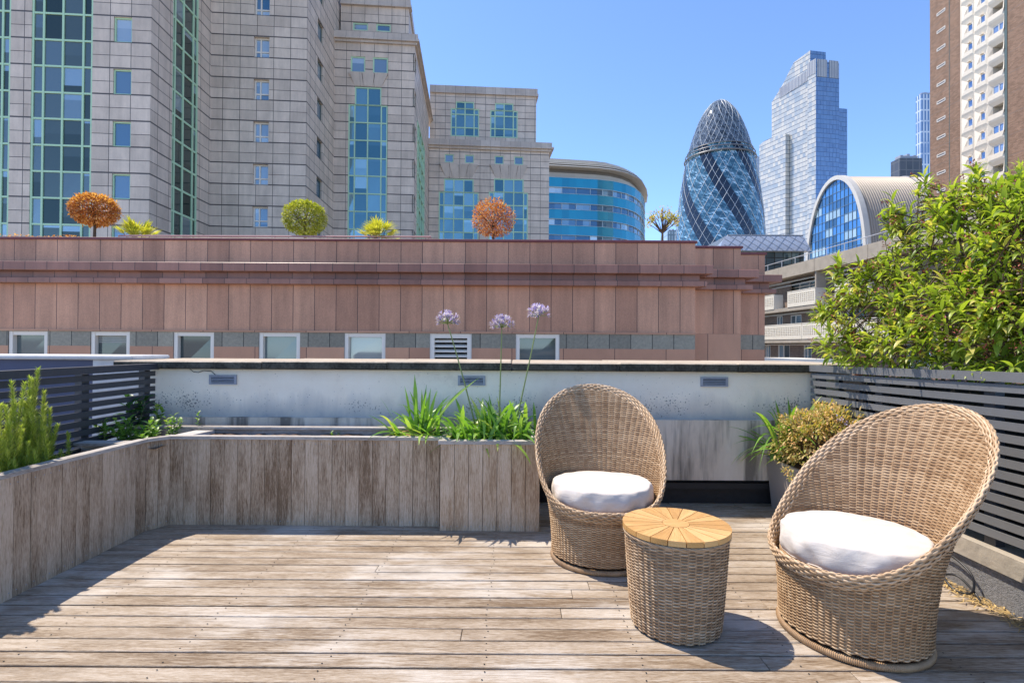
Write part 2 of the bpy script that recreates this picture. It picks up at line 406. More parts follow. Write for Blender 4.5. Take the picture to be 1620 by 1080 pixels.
mb = MB(grain=(0, 1, 0)); cap_run([(-2.36, 0.9), (-2.36, 2.9), LC], 0.05, ZT - 0.02, ZT, mb, 1); mb.build('cap', M['cap'], t)
mb = MB(grain=(1, 0, 0)); mb.box((-2.72, 3.36, ZT - 0.10), (-2.40, 3.39, ZT - 0.025)); mb.box((-2.72, 3.30, ZT - 0.024), (-2.405, 3.40, ZT - 0.008)); mb.build('cross_board', M['cap'], t)
def soil_bed(x0, x1, y0, y1, z, parent, seed=0):
    mb = MB(); nx = max(3, int((x1 - x0) / 0.04)); ny = max(3, int((y1 - y0) / 0.04)); rs = np.random.default_rng(seed)
    Z = z + rs.normal(0, 0.006, (nx + 1, ny + 1)); V = [(x0 + (x1 - x0) * i / nx, y0 + (y1 - y0) * j / ny, Z[i, j]) for i in range(nx + 1) for j in range(ny + 1)]
    Fc = [(i * (ny + 1) + j, (i + 1) * (ny + 1) + j, (i + 1) * (ny + 1) + j + 1, i * (ny + 1) + j + 1) for i in range(nx) for j in range(ny)]
    mb.mesh(V, Fc, 0, [random.random() for _ in Fc]); return mb.build('soil', M['soil'], parent, smooth=True)
soil_bed(-2.72, -2.38, 0.9, 3.35, 0.47, t, 1)
mb = MB(); mb.box((-2.70, 0.95, 0.02), (-2.385, 3.34, 0.455)); mb.build('gap_block', M['dark'], t)  # unseen dark box added to stop light between the planks
t2 = thing('timber_planter', 'long weathered timber planter of mostly bare soil against the white rear wall', 'planter', (-1.4, 3.8, 0))
mb = MB(grain=(0, 0, 1)); plank_row(mb, LC, SC, 0, ZT - 0.02, 2, seed=4); a = -2.27; plank_row(mb, SC, (-0.475, 3.54), 0, ZT - 0.02, 20, seed=9); mb.build('front_boards', [M['plank'], M['vent']], t2)
mb = MB(grain=(1, 0, 0)); cap_run([LC, SC, (-0.47, 3.54)], 0.045, ZT - 0.02, ZT, mb, 1); mb.build('cap', M['cap'], t2)
mb = MB(grain=(1, 0, 0)); mb.box((-2.2, 3.815, 0.3), (-0.48, 3.835, ZT + 0.002)); mb.box((-2.7, 3.80, ZT + 0.003), (-0.1, 3.865, ZT + 0.021), bev=0.002); mb.build('rear_board', M['cap'], t2)
mb = MB(grain=(0, 1, 0)); mb.hexa([(-2.28, 3.60, ZT - 0.05), (-2.16, 3.60, ZT - 0.05), (-2.12, 3.80, ZT - 0.05), (-2.25, 3.80, ZT - 0.05), (-2.28, 3.60, ZT - 0.003), (-2.16, 3.60, ZT - 0.003), (-2.12, 3.80, ZT - 0.003), (-2.25, 3.80, ZT - 0.003)]); mb.build('divider', M['cap'], t2)
soil_bed(-2.26, -0.48, 3.565, 3.81, 0.557, t2, 2)
soil_bed(-2.72, -2.28, 3.42, 3.81, 0.53, t2, 5)
mb = MB(); mb.hexa([(-2.38, 3.45, 0.02), (-2.28, 3.57, 0.02), (-2.28, 3.8, 0.02), (-2.38, 3.8, 0.02), (-2.38, 3.45, 0.52), (-2.28, 3.57, 0.52), (-2.28, 3.8, 0.52), (-2.38, 3.8, 0.52)]); mb.box((-2.27, 3.562, 0.02), (-0.48, 3.8, 0.54)); mb.build('gap_block', M['dark'], t2)  # added blocks keeping light out of the corner slit
t3 = thing('timber_planter', 'square timber planter box full of strap leaves, beside the chair behind the table', 'planter', (-0.15, 3.7, 0))
bx0, bx1, by0 = -0.462, 0.185, 3.455
mb = MB(grain=(0, 0, 1)); plank_row(mb, (bx0, by0), (bx1, by0), 0, ZT - 0.03, 7, seed=21); plank_row(mb, (bx1, by0 + 0.0185), (bx1, 4.02), 0, ZT - 0.03, 6, seed=22, inward=(-1, 0)); plank_row(mb, (bx0, by0 + 0.0185), (bx0, 3.53), 0, ZT - 0.03, 1, seed=23, inward=(1, 0)); mb.build('side_boards', [M['plank_new'], M['vent']], t3)
mb = MB(grain=(1, 0, 0)); cap_run([(bx0, 3.98), (bx0, by0), (bx1, by0), (bx1, 3.98)], 0.05, ZT - 0.028, ZT - 0.005, mb, 1); mb.build('cap', M['cap'], t3)
soil_bed(bx0 + 0.02, bx1 - 0.02, by0 + 0.02, 3.98, 0.54, t3, 3)
mb = MB(); mb.box((bx0 + 0.022, by0 + 0.022, 0.02), (bx1 - 0.022, 3.97, 0.52)); mb.build('gap_block', M['dark'], t3)  # unseen light stop added behind the box planks

# ------------------------------------------------------------------ rear wall with coping, vents, concrete plinth
ZC = 1.075
t = thing('parapet_wall', 'white rendered parapet wall with a pale topped, dark fronted stone coping closing the rear of the terrace', 'wall', (0, WY, 0.62))
mb = MB()
mb.box((-2.78, WY, 0.62), (2.62, WY + 0.75, ZC - 0.065)); mb.build('rendered_face', M['wall'], t)
mb = MB(); xs = [-3.03, -1.9, -0.95, 0.0, 0.82, 1.72, 2.62]
for a, b in zip(xs[:-1], xs[1:]): mb.box((a + 0.003, WY - 0.055, ZC - 0.062 + random.uniform(-.003, .003)), (b - 0.003, WY + 0.8, ZC + random.uniform(-.004, .004)), bev=0.008)
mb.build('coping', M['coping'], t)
mb = MB(); mb.box((-2.78, WY - 0.045, 0.19), (2.62, WY + 0.7, 0.645)); mb.build('concrete_plinth', M['conc'], t)
mb = MB(); mb.box((-2.78, WY + 0.01, -0.05), (2.62, WY + 0.7, 0.187)); mb.box((0.2, WY - 0.03, 0.12), (2.3, WY + 0.008, 0.165)); mb.build('recessed_base', simple('recess_shade', (0.02, 0.02, 0.022), 0.6, 0, 0.4, 20, 0.5, 30), t)  # shade of the gap below the plinth put into the near-black colour
for (px, py) in ((351.5, 600.5), (746, 602), (1131, 604)):
    c = at_y(px, py, WY - 0.02); w, h = 0.105, 0.037
    mb = MB(); x0, x1, z0, z1 = c.x - w, c.x + w, c.z - h, c.z + h; y0 = WY - 0.014; y1 = WY - 0.001; e = 0.012
    mb.box((x0, y0, z0), (x1, y1, z0 + e)); mb.box((x0, y0, z1 - e), (x1, y1, z1)); mb.box((x0, y0, z0 + e), (x0 + e * 1.4, y1, z1 - e)); mb.box((x1 - e * 1.4, y0, z0 + e), (x1, y1, z1 - e))
    v = mb.build('vent', M['vent'], t); mb = MB(); mb.box((x0 + e, y1 - 0.004, z0 + e), (x1 - e, y1 - 0.0015, z1 - e), 1)
    for i in range(4):
        z = z0 + e + 0.0035 + i * 0.0125
        mb.hexa([(x0 + e, y0 + 0.001, z), (x1 - e, y0 + 0.001, z), (x1 - e, y1 - 0.004, z + 0.004), (x0 + e, y1 - 0.004, z + 0.004), (x0 + e, y0 + 0.001, z + 0.004), (x1 - e, y0 + 0.001, z + 0.004), (x1 - e, y1 - 0.004, z + 0.0085), (x0 + e, y1 - 0.004, z + 0.0085)])
    mb.build('louvre', [M['vent'], M['dark']], v)
mb = MB(); pts = [at_y(px, py, WY - 0.006) for px, py in ((300, 583), (306, 588), (314, 589), (322, 586), (334, 587), (340, 592), (346, 596))]; mb.tube(pts, 0.0022, 5); mb.build('thin_wire', M['cable'], t)
# neighbour's slate-painted wall beyond the left screen
t = thing('boundary_wall', 'low slate blue painted wall with pale top and white end, beyond the dark screen at the far left', 'wall', (-4, 4.5, 0))
xa = at_y(150, 570, 4.55).x; xb = at_y(196, 570, 4.55).x
mb = MB(); mb.box((-8, 4.55, -0.4), (xa, 4.95, 1.06)); mb.build('painted_face', simple('blue_wall', (0.075, 0.085, 0.14), 0.7, 0, 0.15, 6), t)
mb = MB(); mb.box((xa, 4.53, -0.4), (xb + 0.25, 4.97, 1.06)); mb.box((-8, 4.50, 1.062), (xb + 0.1, 5.0, 1.10), bev=0.01); mb.build('pale_end', simple('pale_render', (0.55, 0.53, 0.50), 0.85, 0, 0.25, 9, 0.5, 30), t)
mb = MB(); mb.box((-6, 0.5, -0.4), (FXL - 0.25, 4.5, 0.02)); mb.build('lower_roof', simple('roof_felt', (0.16, 0.13, 0.11), 0.9, 0, 0.4, 5), t)

# ------------------------------------------------------------------ slat screens
def screen(name, label, X, ya, yb, ztop, slope, nslat, side, posts, mat, group):
    t = thing(name, label, 'slat screen', (X, (ya + yb) / 2, 0), group)
    pitch, hh, th = 0.0572, 0.037, 0.022
    def zt(y): return ztop + slope * (yb - y)
    for i in range(nslat):
        dz = -pitch * i; h = hh if i else hh + 0.008; tt = th if i or side < 0 else th
        mb = MB(grain=(0, 1, 0)); cuts = [ya] + ([yb - 0.62] if i == 0 and side > 0 else []) + [yb]
        for a, b in zip(cuts[:-1], cuts[1:]):
            e = 0.0015
            xa_, xb_ = (X - th * 0.5, X + th * 0.5) if i else (X - th * 0.5 - 0.012, X + th * 0.5 + 0.03)
            mb.hexa([(xa_, a + e, zt(a) + dz - h), (xb_, a + e, zt(a) + dz - h), (xb_, b - e, zt(b) + dz - h), (xa_, b - e, zt(b) + dz - h), (xa_, a + e, zt(a) + dz), (xb_, a + e, zt(a) + dz), (xb_, b - e, zt(b) + dz), (xa_, b - e, zt(b) + dz)])
        mb.build('slat', mat, t)
    for y in posts:
        mb = MB(); o = X + side * (th * 0.5 + 0.002); a, b = sorted((o, o + side * 0.045)); zb = zt(y) - 0.05
        mb.box((a, y - 0.03, 0.02), (b, y + 0.03, zb)); mb.build('post', M['slate_paint'], t)
    return t
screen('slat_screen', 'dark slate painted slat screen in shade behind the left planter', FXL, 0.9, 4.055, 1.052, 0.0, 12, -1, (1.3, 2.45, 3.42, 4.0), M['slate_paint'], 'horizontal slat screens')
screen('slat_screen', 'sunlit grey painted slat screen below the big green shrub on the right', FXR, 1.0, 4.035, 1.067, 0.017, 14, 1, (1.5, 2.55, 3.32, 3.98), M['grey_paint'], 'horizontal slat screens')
# kerb under the right screen
t = thing('kerb_wall', 'low roughcast kerb with pale plaster top strip under the right slat screen', 'wall', (2.3, 2.5, 0))
mb = MB(); mb.box((FXR - 0.035, 0.8, 0.175), (FXR + 0.2, 4.04, 0.265)); mb.build('plaster_strip', simple('plaster', (0.50, 0.43, 0.33), 0.85, 0, 0.45, 7, 0.5, 30), t)
mb = MB(); mb.box((FXR - 0.015, 0.8, -0.04), (FXR + 0.19, 4.04, 0.174)); mb.build('roughcast_face', simple('roughcast', (0.19, 0.185, 0.18), 0.95, 0, 0.6, 60, 1.0, 160), t)
t = thing('backdrop_planter', 'planter bed raised as a dark backdrop to the right slat screen, holding the big shrub', 'planter', (2.75, 3, 0))
mb = MB(); mb.box((FXR + 0.215, 0.9, -0.04), (3.4, 4.05, 0.985)); mb.build('bed', M['dark'], t); soil_bed(FXR + 0.22, 3.38, 0.92, 4.04, 0.99, t, 6)  # near-black block raised behind the slats so their gaps read dark

# ------------------------------------------------------------------ wicker
def wicker(name, c1, c2, c3):
    m, nt, b = newmat(name, c1, 0.45, 0, 0.35); t = NT(nt); r = t.rnd()
    n = t.noise(t.obj(), 14, 5, 0.7)
    c = t.ramp(t.math('ADD', t.math('MULTIPLY', r, 0.4), t.math('MULTIPLY', n, 0.6)), [(0.25, c1), (0.5, c2), (0.75, c3)])
    t.link(c, b.inputs['Base Color']); return m
M['wicker'] = wicker('wicker', (0.27, 0.155, 0.075), (0.45, 0.295, 0.16), (0.60, 0.43, 0.26))
M['wicker_grey'] = wicker('wicker_table', (0.25, 0.15, 0.08), (0.41, 0.28, 0.165), (0.56, 0.41, 0.265))
M['rim'] = wicker('wicker_rim', (0.36, 0.22, 0.11), (0.54, 0.37, 0.215), (0.68, 0.50, 0.32))
ASP, R0, R1, R2, LEAN, ZF, ZB, PW = 1.0665, 0.267, -0.036, 0.318, 0.0219, 0.312, 0.920, 1.97
def chair_pt(th, z, off=0.0):
    r = R0 + R1 * z + R2 * z * z + off
    return np.stack([r * np.sin(th) * ASP, r * np.cos(th) + LEAN * z, z + 0 * th], -1)
def rimz(th): return ZF + (ZB - ZF) * ((1 + np.cos(th)) / 2) ** PW
def chair(x, y, back, label, seed):
    """local frame: +y is the back of the chair; rotated about z afterwards"""

    t = thing('tub_chair', label, 'wicker chair', (x, y, 0), 'round wicker tub chairs')
    ca, sa = math.cos(back - PI / 2), math.sin(back - PI / 2); Rm = np.array([[ca, -sa, 0], [sa, ca, 0], [0, 0, 1]]); T = np.array([x, y, 0.0])
    W = lambda P: P @ Rm.T + T; Wd = lambda A: A @ Rm.T
    rs = np.random.default_rng(seed); K = 72; pitch = 0.0061
    # woven shell: strands pass in front of and behind the stakes in turn
    mb = MB(); z = 0.046; row = 0
    while z < ZB - 0.012:
        if z < ZF - 0.012: lo, hi, closed = -PI, PI, True
        else:
            cth = 2 * ((z + 0.010 - ZF) / (ZB - ZF)) ** (1 / PW) - 1 if z + 0.010 > ZF else -1
            if cth >= 1: break
            a = math.acos(max(-1, cth)); lo, hi, closed = -a, a, False
        n = max(8, int((hi - lo) / (2 * PI) * K * 6)); th = np.linspace(lo, hi, n, endpoint=not closed)
        amp = 0.0034 * np.cos(th * K / 2 + PI * row); wob = rs.normal(0, 0.0004)
        P = chair_pt(th, z + wob, 0.0); Nn = np.stack([np.sin(th), np.cos(th), -0.25 + 0 * th], -1); Nn /= np.linalg.norm(Nn, axis=1, keepdims=True)
        P = P + Nn * amp[:, None]; Bv = np.tile(np.array([0, 0, 1.0]), (n, 1))
        mb.sweep(W(P), Wd(Nn), Bv, 0.0019, 0.0033, 5, closed, r=rs.random())
        z += pitch; row += 1
    mb.build('woven_shell', M['wicker'], t, smooth=True)
    mb = MB()
    for k in range(K):
        th0 = 2 * PI * (k + 0.5) / K * 1.0 + PI / K * 0; th0 = (2 * k + 1) * PI / K
        zz = np.linspace(0.042, float(rimz(np.array(th0))) - 0.004, 14); th = np.full(14, th0)
        P = chair_pt(th, zz); A = np.tile([math.sin(th0), math.cos(th0), 0], (14, 1)); B = np.tile([math.cos(th0), -math.sin(th0), 0], (14, 1))
        mb.sweep(W(P), Wd(A), Wd(B), 0.0022, 0.0042, 6, False, r=rs.random() * 0.25)
    nth, nz = 152, 30; Vc = []
    for i in range(nth):
        th0 = 2 * PI * i / nth; top_ = float(rimz(np.array(th0)))
        for j in range(nz + 1): Vc.append(tuple(W(chair_pt(np.array([th0]), np.array([0.043 + (top_ - 0.045) * j / nz]))[0])))
    mb.mesh(Vc, [(i * (nz + 1) + j, ((i + 1) % nth) * (nz + 1) + j, ((i + 1) % nth) * (nz + 1) + j + 1, i * (nz + 1) + j + 1) for i in range(nth) for j in range(nz)], 0, 0.0)
    mb.build('stakes', M['wicker'], t, smooth=True)
    # braided rim: strands lying round a flattened core
    mb = MB(); n = 560; th = np.linspace(0, 2 * PI, n, endpoint=False); rz = rimz(th)
    C = chair_pt(th, rz, 0.004); Tn = np.roll(C, -1, 0) - np.roll(C, 1, 0); Tn /= np.linalg.norm(Tn, axis=1, keepdims=True)
    O = np.stack([np.sin(th), np.cos(th), -0.35 + 0 * th], -1); O -= (O * Tn).sum(1)[:, None] * Tn; O /= np.linalg.norm(O, axis=1, keepdims=True); Q = np.cross(Tn, O)
    # wide axis lies along the shell (Q), narrow axis outwards (O)
    arc = np.concatenate([[0], np.cumsum(np.linalg.norm(np.diff(C, axis=0), axis=1))]); Ltot = arc[-1] + np.linalg.norm(C[0] - C[-1])
    NS = 14; turns = 2
    wide = 0.028; thin = 0.009
    for k in range(NS):
        ph = 2 * PI * k / NS + 2 * PI * turns * arc / Ltot
        Pn = C + O * (thin * np.cos(ph))[:, None] + Q * (wide * np.sin(ph))[:, None] + O * 0.004
        nn = O * (np.cos(ph) / thin)[:, None] + Q * (np.sin(ph) / wide)[:, None]; nn /= np.linalg.norm(nn, axis=1, keepdims=True); bb = np.cross(Tn, nn)
        wv = 0.0030 * np.cos(arc / Ltot * 2 * PI * 62 + PI * (k % 2))
        mb.sweep(W(Pn + nn * wv[:, None]), Wd(nn), Wd(bb), 0.0030, 0.0056, 6, True, r=rs.random())
    Pc = C + O * 0.004; mb.sweep(W(Pc), Wd(O), Wd(Q), thin * 0.85, wide * 0.9, 10, True, r=0.0)
    mb.build('rim', M['rim'], t, smooth=True)
    # wrapped ring the chair stands on
    n = 1500; th = np.linspace(0, 2 * PI, n, endpoint=False); rr = R0 - 0.006
    C = np.stack([rr * np.sin(th) * ASP, rr * np.cos(th), 0.0155 + 0 * th], -1); A = np.stack([np.sin(th), np.cos(th), 0 * th], -1); B = np.tile([0, 0, 1.0], (n, 1))
    sw = (1 + 0.11 * np.cos(th * 250))[:, None]; mb = MB(); an = np.arange(10) * 2 * PI / 10
    mb.sweep(W(C), Wd(A * sw), Wd(B * sw), 0.0135, 0.0140, 10, True, r=0.25); mb.build('base_ring', M['wicker'], t, smooth=True)
    # seat board hidden under the cushion
    mb = MB(); c = [tuple(W(np.array([0.262 * math.sin(a) * ASP, 0.262 * math.cos(a), 0.315]))) for a in [j * PI / 20 for j in range(40)]]
    mb.poly(c[::-1]); c2 = [(p[0], p[1], 0.30) for p in c]; mb.poly(c2); 
    for j in range(40): mb.quad(c[j], c[(j + 1) % 40], c2[(j + 1) % 40], c2[j])
    mb.build('seat_board', M['wicker'], t)
    return W
def fabric():
    m, nt, b = newmat('cushion_fabric', (0.62, 0.555, 0.48), 0.9, 0, 0.2); t = NT(nt); o = t.obj()
    n = t.noise(o, 420, 2, 0.5); n2 = t.noise(t.mapping(o, (1, 1, 3)), 7, 5, 0.6, dist=1.2)
    c = t.ramp(n2, [(0.3, (0.60, 0.525, 0.44)), (0.65, (0.68, 0.61, 0.53))]); t.link(c, b.inputs['Base Color'])
    h = t.math('ADD', t.math('MULTIPLY', n, 0.15), n2); t.bump(h, 0.25, 0.02, b); return m
M['fabric'] = fabric()
def cushion(x, y, back, label, seed, rx=0.288, ry=0.274, z0=0.316, h=0.130, shift=0.015):
    rs = np.random.default_rng(seed); mb = MB(); n = 120; prof = []
    # profile from the underside centre to the top centre
    for a in np.linspace(-PI / 2, PI / 2, 17): prof.append((1 - 0.075 + 0.075 * math.cos(a) , 0.5 + 0.5 * math.sin(a) * (1 if a < 0 else 1)))
    prof = [(r_ , 0.0) for r_ in (0.0, 0.3, 0.6, 0.8)] + [(1 - 0.10 * (1 - abs(math.cos(a)) ** 0.85), 0.44 + 0.44 * math.copysign(abs(math.sin(a)) ** 0.9, math.sin(a))) for a in np.linspace(-PI / 2, PI / 2, 19)] + [(r_, 0.88 + 0.12 * (1 - (r_ / 0.90) ** 2)) for r_ in (0.86, 0.8, 0.7, 0.55, 0.4, 0.2, 0.0)]
    ca, sa = math.cos(back - PI / 2), math.sin(back - PI / 2); V = []
    ph = rs.random(8) * 6.28
    for (r_, zz) in prof:
        for k in range(n):
            a = 2 * PI * k / n
            side = math.exp(-((r_ - 0.97) / 0.09) ** 2)
            wr = 0.0058 * side * (math.sin(9 * a + ph[0] + 5 * zz) * math.sin(4 * a + ph[1]) + 0.7 * math.sin(17 * a + ph[2] - 7 * zz) * math.sin(3 * a + ph[3]))
            dz = 0.002 * math.sin(3 * a + ph[4]) * r_ + 0.0012 * r_ * math.sin(7 * a + ph[5]) * (zz > 0.5) + 0.003 * r_ * math.sin(2 * a + ph[6])
            if 0.80 < zz < 0.885 and r_ > 0.9: wr += 0.002
            lx = (rx * r_ + wr) * math.sin(a); ly = (ry * r_ + wr) * math.cos(a) + shift
            V.append((x + lx * ca - ly * sa, y + lx * sa + ly * ca, z0 + h * zz + dz))
    Fc = [(i * n + k, i * n + (k + 1) % n, (i + 1) * n + (k + 1) % n, (i + 1) * n + k) for i in range(len(prof) - 1) for k in range(n)]
    mb.mesh(V, Fc, 0, 0.5); o = tag(mb.build('seat_cushion', M['fabric'], None, (x, y, z0), smooth=True), label, 'cushion', 'round white seat cushions')
    for lv_ in (7,):
        pm = MB(); ring_ = [Vector(V[lv_ * n + k]) for k in range(0, n, 2)]; c0_ = Vector((x, y, 0)); ring_ = [q + Vector((q.x - x, q.y - y, 0)).normalized() * 0.0012 for q in ring_]; pm.tube(ring_ + ring_[:2], 0.0032, 6, 0, 0.5, cap=False); pm.build('piping', M['fabric'], o, smooth=True)
    return o
chair(0.5197, 3.0424, 1.5356, 'round wicker tub chair standing by the planter box, behind the side table', 3)
chair(1.4391, 2.2564, 0.2648, 'nearest wicker tub chair, turned sideways in front of the sunlit grey screen', 8)
cushion(0.5197, 3.0424, 1.5356, 'plump round white cushion in the chair behind the side table', 4)
cushion(1.4391, 2.2564, 0.2648, 'round white cushion with creased side in the nearest chair', 5)

# side table
TX, TY = 0.7175, 2.318
t = thing('side_table', 'tapered wicker drum table with round slatted honey coloured wood top between two chairs', 'side table', (TX, TY, 0))
def tab_r(z): return 0.184 + (0.216 - 0.184) * np.clip(z / 0.40, 0, 1) ** 0.8
mb = MB(); rs = np.random.default_rng(5); K = 44; z = 0.014; row = 0
while z < 0.402:
    n = K * 6; th = np.linspace(0, 2 * PI, n, endpoint=False); r = tab_r(z) + 0.0034 * np.cos(th * K / 2 + PI * row)
    P = np.stack([TX + r * np.sin(th), TY + r * np.cos(th), z + rs.normal(0, 0.0006) + 0 * th], -1); A = np.stack([np.sin(th), np.cos(th), 0 * th], -1); B = np.tile([0, 0, 1.0], (n, 1))
    mb.sweep(P, A, B, 0.0019, 0.0035, 5, True, r=rs.random()); z += 0.0064; row += 1
mb.build('woven_drum', M['wicker_grey'], t, smooth=True)
mb = MB()
for k in range(K):
    a = (2 * k + 1) * PI / K; zz = np.linspace(0.008, 0.408, 8); r = tab_r(zz); P = np.stack([TX + r * math.sin(a), TY + r * math.cos(a), zz], -1)
    mb.sweep(P, np.tile([math.sin(a), math.cos(a), 0], (8, 1)), np.tile([math.cos(a), -math.sin(a), 0], (8, 1)), 0.0026, 0.0026, 5, False, r=rs.random() * 0.4)
Vc = [(TX + float(tab_r(z_)) * math.sin(2 * PI * i / 88), TY + float(tab_r(z_)) * math.cos(2 * PI * i / 88), z_) for i in range(88) for z_ in (0.012, 0.1, 0.2, 0.3, 0.404)]
mb.mesh(Vc, [(i * 5 + j, ((i + 1) % 88) * 5 + j, ((i + 1) % 88) * 5 + j + 1, i * 5 + j + 1) for i in range(88) for j in range(4)], 0, 0.0)
mb.build('stakes', M['wicker_grey'], t, smooth=True)
mb = MB(); n = 26
for zz_, rr_ in ((0.408, 0.2185),):
    th = np.linspace(0, 2 * PI, 160, endpoint=False)
    for k in range(4):
        ph = 2 * PI * k / 4 + th * 12; r = rr_ + 0.004 * np.cos(ph)
        P = np.stack([TX + r * np.sin(th), TY + r * np.cos(th), zz_ - 0.006 + 0.004 * np.sin(ph)], -1); mb.sweep(P, np.stack([np.sin(th), np.cos(th), 0 * th], -1), np.tile([0, 0, 1.0], (160, 1)), 0.004, 0.004, 6, True, r=rs.random())
mb.build('rim', M['wicker_grey'], t, smooth=True)
M['teak'] = wood('honey_wood', (0.50, 0.26, 0.075), (0.62, 0.345, 0.115), (0.71, 0.43, 0.165), 0.45, 0.8)
mb = MB(); NS = 20; rot0 = 0.12
RO, RI, ZA, ZB2 = 0.2265, 0.056, 0.4125, 0.4345
for k in range(NS):
    a0 = rot0 + 2 * PI * k / NS; a1 = rot0 + 2 * PI * (k + 1) / NS; g_ = 0.0017
    def arc_pts(r, n, z): 
        e = g_ / r; return [(TX + r * math.sin(a0 + e + (a1 - a0 - 2 * e) * i / n), TY + r * math.cos(a0 + e + (a1 - a0 - 2 * e) * i / n), z) for i in range(n + 1)]
    top = arc_pts(RI + 0.002, 2, ZB2) + arc_pts(RO, 6, ZB2)[::-1]; bot = [(p[0], p[1], ZA) for p in top]; r_ = random.random(); mid = (a0 + a1) / 2; ca, sa = math.sin(mid), math.cos(mid)
    uvq = lambda p: ((p[0] - TX) * ca + (p[1] - TY) * sa, (p[0] - TX) * sa - (p[1] - TY) * ca)
    mb.poly(top, 0, r_); mb.uv[len(mb.f) - 1] = [uvq(p) for p in top]
    for i in range(len(top)):
        j = (i + 1) % len(top); mb.quad(bot[i], bot[j], top[j], top[i], 0, r_, [(uvq(bot[i])[0], 0), (uvq(bot[j])[0], .01), (uvq(top[j])[0], .02), (uvq(top[i])[0], .02)])
disc = [(TX + RI * math.sin(j * PI / 24), TY + RI * math.cos(j * PI / 24), ZB2 + 0.0005) for j in range(48)]; mb.poly(disc, 0, 0.6)
for j in range(48): p, q = disc[j], disc[(j + 1) % 48]; mb.quad((p[0], p[1], ZA), (q[0], q[1], ZA), q, p, 0, 0.6)
mb.build('slatted_top', M['teak'], t)
mb = MB(); d2 = [(TX + 0.212 * math.sin(j * PI / 20), TY + 0.212 * math.cos(j * PI / 20), 0.4105) for j in range(40)]; mb.poly(d2); mb.build('under_board', M['dark'], t)

# tapered trough by the right screen
t = thing('trough_planter', 'tapered beige trough planter on the deck between rear wall and grey screen', 'planter', (2.08, 3.75, 0))
M['trough'] = simple('beige_trough', (0.40, 0.345, 0.30), 0.7, 0, 0.12, 3)
x0, x1, y0, y1, zt = 1.935, 2.235, 3.42, 4.03, 0.355; i = 0.035
mb = MB(); mb.hexa([(x0 + i, y0 + i, 0), (x1 - i, y0 + i, 0), (x1 - i, y1 - 0.005, 0), (x0 + i, y1 - 0.005, 0), (x0, y0, zt), (x1, y0, zt), (x1, y1, zt), (x0, y1, zt)]); mb.build('body', M['trough'], t)
mb = MB(); e = 0.018
for (a, b) in (((x0, y0, zt + 0.001), (x1, y0 + e, zt + 0.022)), ((x0, y1 - e, zt + 0.001), (x1, y1, zt + 0.022)), ((x0, y0 + e, zt + 0.001), (x0 + e, y1 - e, zt + 0.022)), ((x1 - e, y0 + e, zt + 0.001), (x1, y1 - e, zt + 0.022))): mb.box(a, b)
mb.build('lip', M['trough'], t); mb = MB(); mb.box((x0 + e, y0 + e, zt + 0.002), (x1 - e, y1 - e, zt + 0.012)); mb.build('soil', M['soil'], t)

# ------------------------------------------------------------------ plants
def leaf(mb, p, d, L, W, droop=0.6, segs=4, up=None, fold=0.25, m=0, r=None, shape='lance', twist=0.0):
    """a curved, folded leaf blade"""
    d = Vector(d).normalized(); up = Vector(up) if up is not None else Vector((0, 0, 1))
    s = d.cross(up)
    if s.length < 0.05: s = d.cross(Vector((random.random() - .5, random.random() - .5, 0.1)))
    s.normalize(); nrm = s.cross(d).normalized()
    if twist: Rq = Matrix.Rotation(twist, 3, d); s = Rq @ s; nrm = Rq @ nrm
    q = Vector(p); cur = d.copy(); V = []; st = L / segs
    for i in range(segs + 1):
        f = i / segs
        if shape == 'lance': w = W * 0.5 * (math.sin(PI * min(1, f ** 0.75)) ** 0.8 if 0 < f < 1 else 0.02)
        elif shape == 'strap': w = W * 0.5 * (0.75 + 0.25 * math.sin(PI * f)) * (1 if f < 0.8 else max(0.06, (1 - f) / 0.2))
        else: w = W * 0.5 * math.sqrt(max(0.0, 1 - (2 * f - 1) ** 2)) + 0.0004
        n2 = s.cross(cur).normalized(); V += [q + s * w + n2 * w * fold, q.copy(), q - s * w + n2 * w * fold]
        q = q + cur * st; cur = (cur + Vector((0, 0, -1)) * droop / segs).normalized()
    Fc = []
    for i in range(segs):
        a = i * 3; Fc += [(a, a + 1, a + 4, a + 3), (a + 1, a + 2, a + 5, a + 4)]
    mb.mesh(V, Fc, m, r)
def rdir(zmin=-1.0):
    while True:
        v = Vector((random.gauss(0, 1), random.gauss(0, 1), random.gauss(0, 1)))
        if v.length > 0.1:
            v.normalize()
            if v.z >= zmin: return v
M['shrub'] = leafmat('shrub_leaf', (0.13, 0.20, 0.03), (0.43, 0.49, 0.07), (0.64, 0.52, 0.17), 0.42, 0.36)
M['strap'] = leafmat('strap_leaf', (0.10, 0.22, 0.035), (0.25, 0.42, 0.07), (0.50, 0.52, 0.15), 0.38, 0.33)
M['rosemary'] = leafmat('rosemary_leaf', (0.20, 0.28, 0.04), (0.50, 0.54, 0.10), (0.40, 0.42, 0.14), 0.3, 0.5)
M['fresh'] = leafmat('fresh_leaf', (0.10, 0.22, 0.035), (0.25, 0.40, 0.07), (0.45, 0.50, 0.15), 0.35, 0.4)
M['darkleaf'] = leafmat('dark_leaf', (0.03, 0.085, 0.03), (0.06, 0.15, 0.045), None, 0.3, 0.35)
M['dry'] = leafmat('dry_leaf', (0.30, 0.33, 0.08), (0.66, 0.46, 0.20), (0.82, 0.46, 0.24), 0.3, 0.6)
M['stem'] = simple('woody_stem', (0.11, 0.065, 0.035), 0.85, 0, 0.3, 20)
M['greenstem'] = simple('green_stem', (0.22, 0.27, 0.08), 0.5, 0, 0.15, 20)
M['petal'] = leafmat('lilac_petal', (0.36, 0.27, 0.66), (0.52, 0.42, 0.80), (0.72, 0.66, 0.88), 0.35, 0.5)
